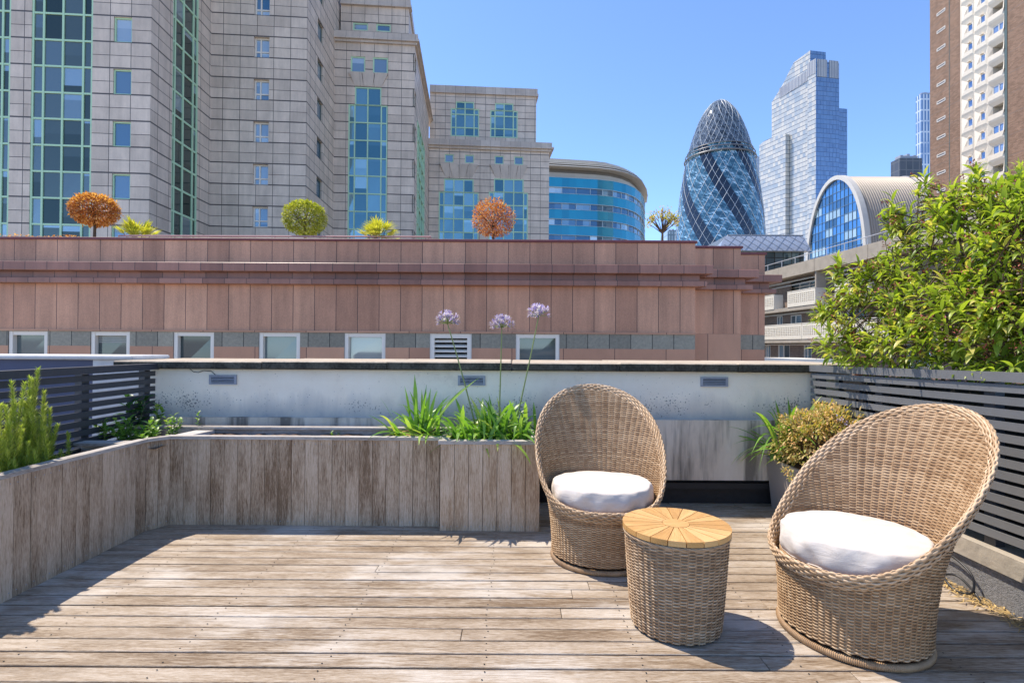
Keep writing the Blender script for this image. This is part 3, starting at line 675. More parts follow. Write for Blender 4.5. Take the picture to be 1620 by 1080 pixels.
M['redflower'] = simple('red_bract', (0.36, 0.09, 0.06), 0.6, 0, 0.5, 20)
M['litter'] = simple('straw_litter', (0.50, 0.34, 0.13), 0.8, 0, 0.5, 20)

# the big shrub
random.seed(31)
t = thing('shrub', 'big bushy lime green shrub with drooping pointed leaves hanging over the right grey screen', 'shrub', (2.75, 3.1, 0.98))
blobs = []
for (px, py, Y, rx, rz, ry) in ((1355, 490, 3.75, 0.28, 0.30, 0.30), (1395, 455, 3.6, 0.26, 0.22, 0.3), (1340, 545, 3.55, 0.20, 0.17, 0.22), (1450, 420, 3.35, 0.24, 0.40, 0.3), (1480, 500, 3.1, 0.34, 0.34, 0.34), (1540, 390, 3.05, 0.30, 0.42, 0.3),
                                (1600, 400, 2.85, 0.36, 0.45, 0.34), (1570, 500, 2.75, 0.32, 0.30, 0.32), (1660, 420, 2.7, 0.40, 0.52, 0.4), (1650, 520, 2.6, 0.34, 0.28, 0.3), (1430, 540, 3.3, 0.25, 0.2, 0.25), (1740, 400, 2.8, 0.5, 0.5, 0.5), (1500, 320, 3.15, 0.15, 0.13, 0.15), (1430, 355, 3.4, 0.13, 0.14, 0.15), (1590, 315, 2.95, 0.20, 0.15, 0.2), (1412, 340, 3.4, 0.05, 0.13, 0.06), (1462, 300, 3.3, 0.05, 0.14, 0.06), (1545, 292, 3.1, 0.05, 0.13, 0.06), (1610, 280, 3.0, 0.06, 0.13, 0.06), (1325, 425, 3.8, 0.05, 0.12, 0.06), (1300, 500, 3.8, 0.07, 0.10, 0.08)):
    blobs.append((at_y(px, py, Y), rx, ry, rz))
stems = []; sm = MB()
for i in range(15):
    b = Vector((random.uniform(2.55, 3.1), random.uniform(2.3, 3.95), 0.97)); c, rx, ry, rz = blobs[i % len(blobs)]
    e = c + Vector((random.uniform(-.3, .3) * rx, random.uniform(-.3, .3) * ry, rz * 0.7)); mid = b.lerp(e, 0.5) + Vector((random.uniform(-.08, .08), random.uniform(-.08, .08), 0.05))
    pts = [b.lerp(mid, f / 4) if f <= 4 else mid.lerp(e, (f - 4) / 4) for f in range(9)]
    pts = [p + Vector((random.uniform(-.012, .012), random.uniform(-.012, .012), 0)) for p in pts]; stems.append(pts); sm.tube(pts, [0.012 - 0.0011 * j for j in range(9)], 6)
lf = MB(); fl = MB()
def whorl(p, d, n, L):
    d = Vector(d).normalized()
    for k in range(n):
        f = k / n; a = k * 2.4 + random.uniform(-.3, .3)
        s = d.cross(Vector((0.3, 0.2, 1))).normalized(); u = s.cross(d)
        o = (s * math.cos(a) + u * math.sin(a)); ld = (o * (0.9 - 0.5 * f) + d * (0.35 + 0.9 * f) + Vector((0, 0, 0.25))).normalized()
        LL = L * random.uniform(0.75, 1.15) * (1 - 0.35 * f); q = Vector(p) - d * (0.10 * (1 - f))
        leaf(lf, q, ld, LL, LL * random.uniform(0.19, 0.27), random.uniform(0.8, 2.1), 6, None, 0.22, 0, None, 'lance', random.uniform(-.5, .5))
for bi, (c, rx, ry, rz) in enumerate(blobs):
    nclu = 9 if rx < 0.09 else int(190 * (rx * ry * rz / 0.03) ** 0.66 * 0.47)
    for k in range(nclu):
        v = rdir(); rad = random.uniform(0.45, 1.08) ** 0.6
        p = c + Vector((v.x * rx * rad, v.y * ry * rad, v.z * rz * rad))
        if p.x < FXR + 0.02 and p.z < 1.12: p.x = FXR + 0.05 + random.random() * 0.1
        if p.x < FXR - 0.22: continue
        od = Vector((v.x, v.y, abs(v.z) * 0.5 + 0.35 + v.z * 0.4)).normalized()
        whorl(p, od, random.randint(5, 8), random.uniform(0.07, 0.13))
        # twig back towards a stem
        q = min((s_[random.randint(3, 8)] for s_ in random.sample(stems, 5)), key=lambda s_: (s_ - p).length)
        if k % 2 == 0:
            a = p - od * 0.1; b = p.lerp(q, 0.6) + Vector((0, 0, -0.03)); sm.tube([p, a, b], [0.002, 0.003, 0.004], 4, cap=False)
        if k % 4 == 0:
            for j in range(12):
                o = p + od * 0.02 + rdir() * random.uniform(0.005, 0.03); leaf(fl, o, rdir(-.2), random.uniform(0.012, 0.025), 0.009, 0.3, 2, None, 0.3, 0, None, 'oval')
# leaves hanging over the top slat
for (px, py) in ((1310, 572), (1325, 580), (1380, 588), (1395, 580), (1480, 590), (1570, 600), (1600, 596), (1345, 585), (1365, 590), (1335, 575), (1540, 600), (1555, 605), (1520, 595), (1425, 480), (1440, 470)):
    p = at_x(px, py - 12, FXR + 0.01) if py > 560 else at_x(px, py, FXR + 0.1); whorl(p, (-0.6, -0.5, -0.1), 7, 0.11)
lf.build('foliage', M['shrub'], t, smooth=True); sm.build('stem', M['stem'], t, smooth=True); fl.build('flower', M['redflower'], t)

# glass lantern and terracotta pot standing behind the top slat
c = at_x(1450, 560, FXR + 0.32); zb = 0.992
t = thing('glass_lantern', 'clear glass lantern half hidden in the shrub above the grey screen', 'lantern', (c.x, c.y, zb))
gl, nt_, b_ = newmat('clear_glass', (0.9, 0.95, 0.93), 0.05); b_.inputs['Transmission Weight'].default_value = 0.85; b_.inputs['IOR'].default_value = 1.3
def lathe(mb, c, prof, n=28, m=0, r=0.5):
    V = [(c[0] + rr * math.cos(2 * PI * k / n), c[1] + rr * math.sin(2 * PI * k / n), z) for rr, z in prof for k in range(n)]
    Fc = [(i * n + k, i * n + (k + 1) % n, (i + 1) * n + (k + 1) % n, (i + 1) * n + k) for i in range(len(prof) - 1) for k in range(n)]
    mb.mesh(V, Fc, m, r)
mb = MB(); lathe(mb, c, [(0.0, zb + 0.003), (0.07, zb + 0.003), (0.078, zb + 0.03), (0.078, zb + 0.16), (0.06, zb + 0.20), (0.045, zb + 0.22), (0.042, zb + 0.22), (0.056, zb + 0.198), (0.074, zb + 0.158), (0.074, zb + 0.03), (0.066, zb + 0.008), (0, zb + 0.008)]); mb.build('glass_body', gl, t, smooth=True)
mb = MB(); lathe(mb, c, [(0.046, zb + 0.221), (0.05, zb + 0.228), (0.046, zb + 0.236), (0.04, zb + 0.236), (0.04, zb + 0.221)]); mb.build('metal_rim', M['vent'], t, smooth=True)
mb = MB(); mb.tube([(c.x + 0.079 * math.cos(a), c.y + 0.079 * math.sin(a), zb + 0.055) for a in [j * PI / 12 for j in range(25)]], 0.003, 5); mb.build('metal_band', M['vent'], t, smooth=True)
mb = MB(); lathe(mb, c, [(0.0, zb + 0.01), (0.03, zb + 0.01), (0.03, zb + 0.085), (0.0, zb + 0.088)]); mb.build('candle', simple('candle_wax', (0.75, 0.7, 0.55), 0.5), t, smooth=True)
c = at_x(1368, 556, FXR + 0.34); zb = 0.992
t = thing('terracotta_pot', 'small terracotta pot half hidden by shrub leaves at the screen top', 'plant pot', (c.x, c.y, zb))
M['terra'] = simple('terracotta', (0.48, 0.20, 0.11), 0.8, 0, 0.25, 20)
mb = MB(); lathe(mb, c, [(0, zb), (0.06, zb), (0.085, zb + 0.13), (0.078, zb + 0.13), (0.055, zb + 0.01), (0, zb + 0.01)]); mb.build('body', M['terra'], t, smooth=True)
mb = MB(); lathe(mb, c, [(0.086, zb + 0.105), (0.096, zb + 0.105), (0.098, zb + 0.145), (0.086, zb + 0.145), (0.083, zb + 0.131)]); mb.build('lip', M['terra'], t, smooth=True)

# strap-leaved clumps
def arc_leaf(mb, p0, p1, rise, W, n=12):
    c = p0.lerp(p1, 0.45) + Vector((0, 0, rise)); side = (p1 - p0).cross(Vector((0, 0, 1))); side = (side.normalized() if side.length > 0.02 else Vector((1, 0, 0))); side = (side * 0.6 + Vector((random.uniform(.3, .9), 0, random.uniform(-.2, .2)))).normalized(); V = []
    for i in range(n + 1):
        f = i / n; q = p0 * (1 - f) ** 2 + c * 2 * f * (1 - f) + p1 * f * f; w = W * 0.5 * (0.8 + 0.2 * math.sin(PI * f)) * (1 if f < 0.72 else max(0.05, (1 - f) / 0.28)); V += [q + side * w + Vector((0, 0, w * .3)), q, q - side * w + Vector((0, 0, w * .3))]
    mb.mesh(V, [x for i in range(n) for a in (i * 3,) for x in ((a, a + 1, a + 4, a + 3), (a + 1, a + 2, a + 5, a + 4))], 0)
def strap_clump(name, label, base, n, Lr, spread, group, seed, extra=(), dead=0, wid=(0.016, 0.026), drp=(0.5, 1.7)):
    random.seed(seed); t = thing(name, label, 'plant', tuple(base), group); mb = MB()
    for i in range(n):
        a = random.uniform(0, 2 * PI); el = random.uniform(0.45, 1.4); p = Vector(base) + Vector((random.gauss(0, spread), random.gauss(0, spread * 0.5), 0))
        d = Vector((math.cos(a) * math.cos(el), math.sin(a) * math.cos(el) * 0.7, math.sin(el))); L = random.uniform(*Lr)
        leaf(mb, p, d, L, random.uniform(*wid), random.uniform(*drp), 9, None, 0.18, 0, None, 'strap', random.uniform(-.5, .5))
    for (tip, w, dr) in extra:
        arc_leaf(mb, Vector(base) + Vector((random.gauss(0, spread * .6), 0, 0)), Vector(tip), 0.05 + 0.13 * dr, w)
    mb.build('leaves', M['strap'], t, smooth=True)
    if dead:
        mb = MB()
        for i in range(dead):
            a = random.uniform(0, 2 * PI); p = Vector(base) + Vector((random.uniform(-0.07, 0.07), random.uniform(-0.04, 0.03), random.uniform(0, 0.05)))
            leaf(mb, p, (math.cos(a) * .7, math.sin(a) * .7 - .3, 0.9), random.uniform(0.08, 0.16), 0.014, random.uniform(1.2, 2.6), 5, None, 0.5, 0, None, 'strap', random.uniform(-1, 1))
        mb.build('dead_sheaths', M['litter'], t, smooth=True)
    return t
B = at_y(668, 684, 3.72); B.z = 0.515
ex = [(at_y(656, 592, 3.75), 0.03, 0.15), (at_y(735, 612, 3.8), 0.02, 0.3), (at_y(760, 596, 3.7), 0.022, 0.35), (at_y(700, 690, 3.62), 0.024, 1.2), (at_y(617, 672, 3.7), 0.02, 1.5), (at_y(628, 640, 3.72), 0.022, 0.9), (at_y(648, 618, 3.74), 0.026, .3), (at_y(640, 610, 3.7), 0.02, .2), (at_y(675, 608, 3.74), 0.02, .3), (at_y(712, 625, 3.74), 0.024, .4), (at_y(690, 650, 3.6), 0.03, .5)]
strap_clump('agapanthus', 'flowerless strap-leaf clump with brown dead sheaths on the bare soil of the long planter', B, 70, (0.22, 0.40), 0.06, 'strap-leaved clumps', 51, ex, dead=34)
B2 = at_y(782, 690, 3.70); B2.z = 0.515
t = strap_clump('agapanthus', 'strap-leaf clump carrying three tall lilac flower heads in the square planter box', B2, 190, (0.22, 0.40), 0.15, 'strap-leaved clumps', 52,
    [(at_y(742, 640, 3.7), 0.028, .2), (at_y(752, 655, 3.6), 0.032, .2), (at_y(764, 628, 3.75), 0.02, .1), (at_y(773, 622, 3.8), 0.016, .1), (at_y(850, 655, 3.7), 0.02, .3), (at_y(838, 645, 3.75), 0.02, .3), (at_y(766, 708, 3.46), 0.024, 2.2), (at_y(812, 702, 3.47), 0.024, 1.9), (at_y(720, 700, 3.6), 0.02, .9), (at_y(706, 652, 3.6), 0.022, .5)], wid=(0.018, 0.034), drp=(0.7, 2.4))
for (bx, by, tx, ty, s_) in ((752, 648, 708, 512, 3.72), (789, 655, 794, 518, 3.70), (812, 660, 852, 500, 3.74)):
    a = at_y(bx, by + 25, s_); b = at_y(tx, ty, s_); mid = a.lerp(b, 0.5) + Vector(((b.x - a.x) * 0.06 * (1 if b.x < a.x else -1) * -1, 0, 0.0))
    pts = [(a * (1 - f) * (1 - f) + mid * 2 * f * (1 - f) + b * f * f) for f in [i / 10 for i in range(11)]]
    mb = MB(); mb.tube(pts, [0.0058 - 0.0002 * i for i in range(11)], 7); st_ = mb.build('flower_stem', M['greenstem'], t, smooth=True)
    mb = MB(); gm = MB(); random.seed(int(bx))
    for k in range(64):
        v = rdir(-0.25); v = (v + Vector((0, 0, 0.25))).normalized(); R_ = random.uniform(0.055, 0.085); q = b + v * R_ * Vector((1, 1, 0.8)).length / 1.62
        gm.tube([b, b + v * R_ * 0.6, q], 0.0010, 4, cap=False)
        for j in range(6):
            s = v.cross(Vector((0.2, 0.5, 1))).normalized(); u = s.cross(v); aa = j * PI / 3 + k
            d = (v * 1.1 + (s * math.cos(aa) + u * math.sin(aa)) * 0.75).normalized(); leaf(mb, q - v * 0.006, d, 0.028, 0.0075, 0.0, 3, None, 0.2, 0, None, 'oval')
    mb.build('flower_head', M['petal'], t, smooth=True); gm.build('flower_stalk', M['greenstem'], t)
B3 = at_y(1252, 668, 3.86); B3.z = 0.38
strap_clump('agapanthus', 'arching dark green strap-leaf clump behind the dry bush in the beige trough', B3, 46, (0.3, 0.55), 0.06, 'strap-leaved clumps', 53,
    [(at_y(1183, 682, 3.6), 0.026, 1.6), (at_y(1188, 720, 3.5), 0.024, 2.2), (at_y(1200, 745, 3.4), 0.02, 2.6), (at_y(1212, 650, 3.6), 0.028, 1.2), (at_y(1262, 640, 3.6), 0.028, .8), (at_y(1196, 664, 3.65), 0.024, 1.3), (at_y(1215, 640, 3.9), 0.022, .9), (at_y(1226, 632, 3.95), 0.024, .5), (at_y(1246, 628, 3.95), 0.024, .4), (at_y(1190, 735, 3.6), 0.016, 1.8), (at_y(1300, 626, 3.9), 0.024, .8), (at_y(1330, 640, 3.9), 0.02, 1.2)], wid=(0.02, 0.032), drp=(0.9, 2.4))

# dry bush in the trough
random.seed(77); c = at_y(1298, 694, 3.66)
t = thing('bush', 'dry rounded bush with small ochre and green leaves spilling over the beige trough', 'bush', (c.x, c.y, 0.37)); lf = MB(); sm = MB(); fl = MB()
for k in range(520):
    v = rdir(-0.6); rad = random.uniform(0.35, 1.12) ** 0.6 * (1 + 0.14 * math.sin(5 * v.x + 2) * math.sin(6 * v.z + 1) + random.gauss(0, 0.05)); p = c + Vector((v.x * (0.27 if v.x < 0 else 0.31), v.y * 0.30, v.z * 0.22 + (0.03 if v.x > 0 else -0.03))) * rad
    if p.x > FXR - 0.03: p.x = FXR - 0.04
    if k % 3 == 0: sm.tube([Vector((c.x, c.y, 0.40)).lerp(p, 0.35), Vector((c.x, c.y, 0.42)).lerp(p, 0.7) + rdir() * 0.01, p], [0.003, 0.002, 0.001], 4, cap=False)
    for j in range(9):
        leaf(lf, p + rdir() * 0.024, (v + rdir() * 0.9), random.uniform(0.022, 0.042), random.uniform(0.008, 0.013), 0.5, 3, None, 0.2, 0, None, 'oval')
for (px, py) in ((1328, 662), (1338, 668), (1345, 676), (1352, 668), (1335, 684), (1300, 720)):
    q = at_y(px, py, 3.45)
    for j in range(14): leaf(fl, q + rdir() * 0.02, rdir(-.1), 0.014, 0.008, 0.2, 2, None, 0.2, 0, None, 'oval')
for (px, py) in ((1252, 752), (1260, 760), (1246, 745)):
    q = at_y(px, py, 3.38)
    for j in range(40): leaf(lf, q + rdir() * 0.03, rdir(), 0.02, 0.008, 0.5, 3, None, 0.2, 0, None, 'oval')
lf.build('foliage', M['dry'], t, smooth=True); sm.build('stem', M['stem'], t); fl.build('flower', M['petal'], t)

# rosemary in the left planter
random.seed(91); t = thing('rosemary', 'upright light green rosemary bush with needle leaves in the left planter', 'herb', (-2.5, 2.6, 0.47)); lf = MB(); sm = MB()
tips = [((61, 584), 2.62), ((18, 605), 2.5), ((40, 606), 2.6), (( 79, 647), 2.66), ((108, 686), 2.72), ((15, 672), 2.42), ((34, 674), 2.45), ((59, 690), 2.5), ((92, 672), 2.6), ((48, 630), 2.55), ((70, 620), 2.6), ((26, 640), 2.5), ((2, 640), 2.45), ((-18, 620), 2.4), ((-30, 660), 2.35), ((66, 660), 2.5), ((5, 700), 2.38), ((45, 700), 2.42), ((80, 700), 2.55), ((98, 715), 2.56), ((22, 715), 2.4), ((52, 600), 2.65), ((72, 640), 2.7), ((38, 650), 2.6)]
tips = tips + [((a + random.uniform(-16, 12), b + random.uniform(4, 60)), Y + random.uniform(-.08, .05)) for (a, b), Y in tips for _ in range(2) if a < 70 or _ == 0]
for (tp, Y) in tips:
    Y = 2.53 * 840 / (810 - tp[0]) + (Y - 2.55) * 0.5; e = at_y(tp[0], tp[1], Y); b = Vector((min(-2.44, max(-2.60, e.x + random.uniform(-.06, .04))), Y + random.uniform(-.05, .05), 0.46)); mid = b.lerp(e, 0.5) + Vector((random.uniform(-.03, .03), random.uniform(-.03, .03), 0))
    pts = [(b * (1 - f) ** 2 + mid * 2 * f * (1 - f) + e * f * f) for f in [i / 8 for i in range(9)]]; sm.tube(pts, [0.0035 - 0.0003 * i for i in range(9)], 5)
    Ls = (e - b).length; n = int(Ls * 700)
    for k in range(n):
        f = (k + random.random()) / n; f = 0.05 + 0.95 * f; q = b * (1 - f) ** 2 + mid * 2 * f * (1 - f) + e * f * f; a = k * 2.39996; d = Vector((math.cos(a), math.sin(a), 0.7 + 0.9 * f + random.uniform(-.6, .6)))
        leaf(lf, q, d, random.uniform(0.028, 0.044) * (1.1 - 0.4 * f), 0.0046, 0.3, 2, None, 0.1, 0, None, 'oval')
lf.build('needles', M['rosemary'], t); sm.build('stem', M['greenstem'], t)

# corner seedlings
def leafy(name, label, base, tip, n, L, W, mat, seed, spread=0.05, group=None, drp=1.2, br=5):
    random.seed(seed); t = thing(name, label, 'plant', tuple(base), group); lf = MB(); sm = MB(); base = Vector(base); tip = Vector(tip)
    for s in range(br):
        e = tip + Vector((random.uniform(-1, 1) * spread, random.uniform(-1, 1) * spread, random.uniform(-1, 0.1) * spread * 0.9)) if s else tip
        b = base + Vector((random.uniform(-1, 1) * spread * 0.4, random.uniform(-1, 1) * spread * 0.4, 0)); pts = [b, b.lerp(e, 0.5) + rdir() * 0.008, e]; sm.tube(pts, [0.003, 0.0022, 0.0012], 5)
        m_ = max(3, n // br)
        for k in range(m_):
            f = 0.25 + 0.75 * (k + 0.5) / m_; q = b.lerp(e, f); a = k * 2.4 + s
            leaf(lf, q, (math.cos(a), math.sin(a) * .9, 0.5 + 0.7 * f), L * random.uniform(0.7, 1.15), W * random.uniform(0.8, 1.1), drp, 4, None, 0.25, 0, None, 'lance', random.uniform(-.3, .3))
    lf.build('leaves', mat, t, smooth=True); sm.build('stem', M['greenstem'], t)
def g3p(px, py, Y, z): p = at_y(px, py, Y); return (p.x, Y, z)
leafy('broadleaf_plant', 'tallest dark green broadleaf plant in the corner planter beside the dark screen', g3p(210, 690, 3.85, 0.50), at_y(212, 630, 3.85), 70, 0.12, 0.034, M['darkleaf'], 5, 0.085, None, 1.4, 7)
leafy('broadleaf_plant', 'small bright green plant with toothed leaves against the white wall in the corner planter', g3p(246, 690, 3.88, 0.50), at_y(250, 640, 3.9), 40, 0.055, 0.024, M['fresh'], 6, 0.035, 'leafy seedlings in the corner planter', 1.0, 3)
leafy('broadleaf_plant', 'low bright green seedling nearest the slat screen, leftmost in the corner planter', g3p(163, 693, 3.55, 0.50), at_y(165, 664, 3.55), 46, 0.05, 0.026, M['fresh'], 7, 0.06, 'leafy seedlings in the corner planter', 1.0, 5)
leafy('broadleaf_plant', 'spreading seedling filling the middle of the corner planter under the dark broadleaf', g3p(205, 693, 3.6, 0.50), at_y(205, 662, 3.62), 150, 0.055, 0.026, M['fresh'], 8, 0.12, 'leafy seedlings in the corner planter', 1.0, 12)
leafy('broadleaf_plant', 'pale tipped seedling right of the middle in the corner planter', g3p(272, 688, 3.75, 0.50), at_y(276, 655, 3.78), 46, 0.045, 0.024, M['fresh'], 9, 0.05, 'leafy seedlings in the corner planter', 1.0, 5)
leafy('broadleaf_plant', 'wide bright seedling at the planter front cap, right of the cross board', g3p(240, 692, 3.6, 0.50), at_y(238, 668, 3.6), 90, 0.05, 0.025, M['fresh'], 10, 0.09, 'leafy seedlings in the corner planter', 1.0, 8)
leafy('sprig', 'single thin sprig rising beside the planter divider in front of the white wall', g3p(311, 680, 3.86, 0.52), at_y(314, 652, 3.86), 12, 0.035, 0.014, M['fresh'], 11, 0.012, None, 0.8, 1)
leafy('sprig', 'tiny low weed in the bare soil of the long planter', g3p(536, 690, 3.8, 0.50), at_y(535, 683, 3.8), 26, 0.03, 0.012, M['fresh'], 12, 0.07, None, 0.8, 5)

# cable and straw litter at the right kerb
def bez(P, n=24):
    P = [Vector(p) for p in P]; out = []
    for i in range(len(P) - 1):
        p0 = P[max(i - 1, 0)]; p1 = P[i]; p2 = P[i + 1]; p3 = P[min(i + 2, len(P) - 1)]
        for j in range(n):
            f = j / n; out.append(0.5 * ((2 * p1) + (p2 - p0) * f + (2 * p0 - 5 * p1 + 4 * p2 - p3) * f * f + (3 * p1 - p0 - 3 * p2 + p3) * f ** 3))
    return out + [P[-1]]
kx = FXR - 0.035
mb = MB(); mb.tube(bez([(kx, 3.2, 0.02), (kx - 0.01, 2.95, 0.12), (kx - 0.006, 2.80, 0.15), (kx - 0.006, 2.68, 0.145), (kx - 0.01, 2.58, 0.10), (kx - 0.03, 2.56, 0.03), (kx - 0.05, 2.63, 0.01), (kx - 0.05, 2.70, 0.05), (kx - 0.03, 2.64, 0.075), (kx - 0.02, 2.55, 0.03), (kx - 0.04, 2.50, 0.008)], 10), 0.0055, 6)
tag(mb.build('cable', M['cable'], None, (kx, 2.8, 0), smooth=True), 'black cable looping on the kerb below the grey screen', 'cable')
random.seed(13); mb = MB()
for k in range(700):
    y = random.uniform(1.9, 2.95); x = FXR - 0.02 - abs(random.gauss(0, 0.045)); a = random.uniform(0, 2 * PI)
    leaf(mb, (x, y, 0.004 + random.random() * 0.012), (math.cos(a), math.sin(a), random.uniform(-.05, .25)), random.uniform(0.02, 0.06), random.uniform(0.002, 0.006), 0.4, 3, None, 0.3, 0, None, 'oval')
tag(mb.build('leaf_litter', M['litter']), 'dry straw and leaf litter along the kerb under the grey screen', 'leaf litter', kind='stuff')

# ------------------------------------------------------------------ facade tools
def frame2(p0, p1):
    d = Vector((p1[0] - p0[0], p1[1] - p0[1])); L = d.length; d /= L; n = Vector((d.y, -d.x)); return d, n, L   # n: outward for p0->p1 read left to right
def wall_grid(mb, p0, p1, z0, z1, rects, reveal=0.25, m=0, mr=None, edges=True):
    d, n, L = frame2(p0, p1); P = lambda u, z, w=0.0: (p0[0] + d.x * u + n.x * w, p0[1] + d.y * u + n.y * w, z)
    us = sorted({0.0, L} | {min(max(a, 0), L) for r in rects for a in r[:2]}); zs = sorted({z0, z1} | {min(max(a, z0), z1) for r in rects for a in r[2:4]})
    for j in range(len(zs) - 1):
        run = None
        for i in range(len(us) - 1):
            uc, zc = (us[i] + us[i + 1]) / 2, (zs[j] + zs[j + 1]) / 2
            hole = any(r[0] < uc < r[1] and r[2] < zc < r[3] for r in rects)
            if not hole and run is None: run = us[i]
            if run is not None and (hole or i == len(us) - 2):
                e = us[i] if hole else us[i + 1]
                mb.quad(P(run, zs[j]), P(e, zs[j]), P(e, zs[j + 1]), P(run, zs[j + 1]), m, 0.5); run = None
    if reveal:
        mr = m if mr is None else mr
        for (a, b, c, e) in [r[:4] for r in rects]:
            mb.quad(P(a, c, -reveal), P(b, c, -reveal), P(b, c), P(a, c), mr, 0.5); mb.quad(P(a, e), P(b, e), P(b, e, -reveal), P(a, e, -reveal), mr, 0.5)
            mb.quad(P(a, c), P(a, e), P(a, e, -reveal), P(a, c, -reveal), mr, 0.5); mb.quad(P(b, c, -reveal), P(b, e, -reveal), P(b, e), P(b, c), mr, 0.5)
def window(parent, p0, p1, rects, us, zs, bar, depth, fm, gm, name='window', tilt=0.012, fd=0.08, rs=random, blind=0.4):
    """frame = window part, glass panes = sub-part. us / zs: mullion lines; only cells inside a rect exist"""
    d, n, L = frame2(p0, p1); fr = MB(); gl = MB(); inside = lambda u, z: any(r[0] - 1e-4 < u < r[1] + 1e-4 and r[2] - 1e-4 < z < r[3] + 1e-4 for r in rects)
    h = bar / 2
    for i, u in enumerate(us):
        for j in range(len(zs) - 1):
            zc = (zs[j] + zs[j + 1]) / 2
            l = i > 0 and inside((us[i - 1] + u) / 2, zc); r = i < len(us) - 1 and inside((u + us[i + 1]) / 2, zc)
            if l or r:
                a, b = (u - h if l else u, u + h if r else u)
                if not l: b = u + bar
                if not r: a = u - bar
                fr.obox(p0, d, n, a, b, zs[j], zs[j + 1], -depth - 0.02, -depth + fd, 0, 0.5)
    for j, z in enumerate(zs):
        for i in range(len(us) - 1):
            uc = (us[i] + us[i + 1]) / 2
            l = j > 0 and inside(uc, (zs[j - 1] + z) / 2); r = j < len(zs) - 1 and inside(uc, (z + zs[j + 1]) / 2)
            if l or r:
                a, b = (z - h if l else z, z + h if r else z)
                if not l: b = z + bar
                if not r: a = z - bar
                fr.obox(p0, d, n, us[i], us[i + 1], a, b, -depth - 0.018, -depth + fd - 0.012, 0, 0.5)
    w = fr.build(name, fm, parent)
    for i in range(len(us) - 1):
        for j in range(len(zs) - 1):
            if inside((us[i] + us[i + 1]) / 2, (zs[j] + zs[j + 1]) / 2):
                P = lambda u, z: (p0[0] + d.x * u - n.x * (depth + rs.uniform(-tilt, tilt)), p0[1] + d.y * u - n.y * (depth + rs.uniform(-tilt, tilt)), z)
                a, b, c_, d_ = P(us[i], zs[j]), P(us[i + 1], zs[j]), P(us[i + 1], zs[j + 1]), P(us[i], zs[j + 1]); base = rs.random() * 0.93
                if rs.random() < blind:      # a blind or ceiling line partway down the pane
                    f = rs.choice([0.3, 0.45, 0.6, 0.75, 0.88]); l1 = tuple(a[k] + (d_[k] - a[k]) * f for k in range(3)); r1 = tuple(b[k] + (c_[k] - b[k]) * f for k in range(3))
                    gl.quad(a, b, r1, l1, 0, base); gl.quad(l1, r1, c_, d_, 0, min(1.0, base + rs.uniform(0.1, 0.3)) if rs.random() < .6 else 1.0)
                else: gl.quad(a, b, c_, d_, 0, base)
    gl.build('glass', gm, w); return w
def frange(a, b, s):
    out = [a]
    while out[-1] + s < b - 0.3 * s: out.append(out[-1] + s)
    return out + [b]
def xy(px, Y): p = at_y(px, 400, Y); return (p.x, Y)

# ------------------------------------------------------------------ pink granite building across the street
random.seed(3)
M['granite'] = panels('pink_granite', (0.42, 0.205, 0.12), (0.57, 0.30, 0.18), 0.628, 40, 0.008, (0.05, 0.03, 0.025), None, 45, 0.5, 0.42, 0, 1.1, (0.12, 11))
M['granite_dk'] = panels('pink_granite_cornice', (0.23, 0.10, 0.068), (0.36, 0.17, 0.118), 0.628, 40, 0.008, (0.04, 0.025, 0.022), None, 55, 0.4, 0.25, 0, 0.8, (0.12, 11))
M['granite_low'] = panels('pink_granite_low', (0.43, 0.215, 0.125), (0.53, 0.28, 0.165), 1.5, 40, 0.008, (0.05, 0.03, 0.025), None, 70, 0.45, 0.30)
M['slate'] = panels('green_slate', (0.19, 0.17, 0.125), (0.30, 0.27, 0.20), 0.628, 40, 0.010, (0.02, 0.02, 0.018), None, 12, 0.45, 0.5, 0, 0, (0.3, 11))
M['copred'] = simple('burgundy_coping', (0.16, 0.035, 0.035), 0.5, 0, 0.3, 8)
PY = (15.5, 16.27, 17.35)
x1, x2, x3 = xy(1100, PY[0])[0], xy(1172, PY[1])[0], xy(1210, PY[2])[0]
Z = lambda y, Y=15.5, px=500: at_y(px, y, Y).z
zp, zc1, zc2, zr, zl2, zw = Z(381.5), Z(418.5), Z(432), Z(442.5), Z(451), Z(523)
t = thing('granite_building', 'long pink granite building with stepped cornice and square white windows across the street', 'building', (-8, 16, -13.8))
segs = [((-26, PY[0]), (x1, PY[0])), ((x1, PY[1]), (x2, PY[1])), ((x2, PY[2]), (x3, PY[2]))]
wins = [(-119, -56), (15, 77), (145, 207), (276, 340), (411, 476), (546, 611), (681, 747), (817, 886)]
wr = []; zwt, zsl, zwb = Z(526.5), Z(549), Z(526.5) - 1.15
for a, b in wins: wr.append((xy(a, 15.5)[0] + 26, xy(b, 15.5)[0] + 26, zwb, zwt))
mb = MB(); lo = MB(); sl_ = MB()
wall_grid(mb, *segs[0], zl2 - 0.01, zp, [], 0); wall_grid(mb, *segs[0], zw, zl2 - 0.01, [], 0)
wall_grid(sl_, *segs[0], zsl, zw - 0.05, wr, 0.0); wall_grid(lo, *segs[0], -13.6, zsl, [(r[0], r[1], r[2], zsl) for r in wr], 0.0)
lo.box((-26, 15.46, zw - 0.05), (x1 + 0.01, 15.6, zw))
M['cornice_grey'] = simple('grey_blind', (0.30, 0.30, 0.27), 0.6)
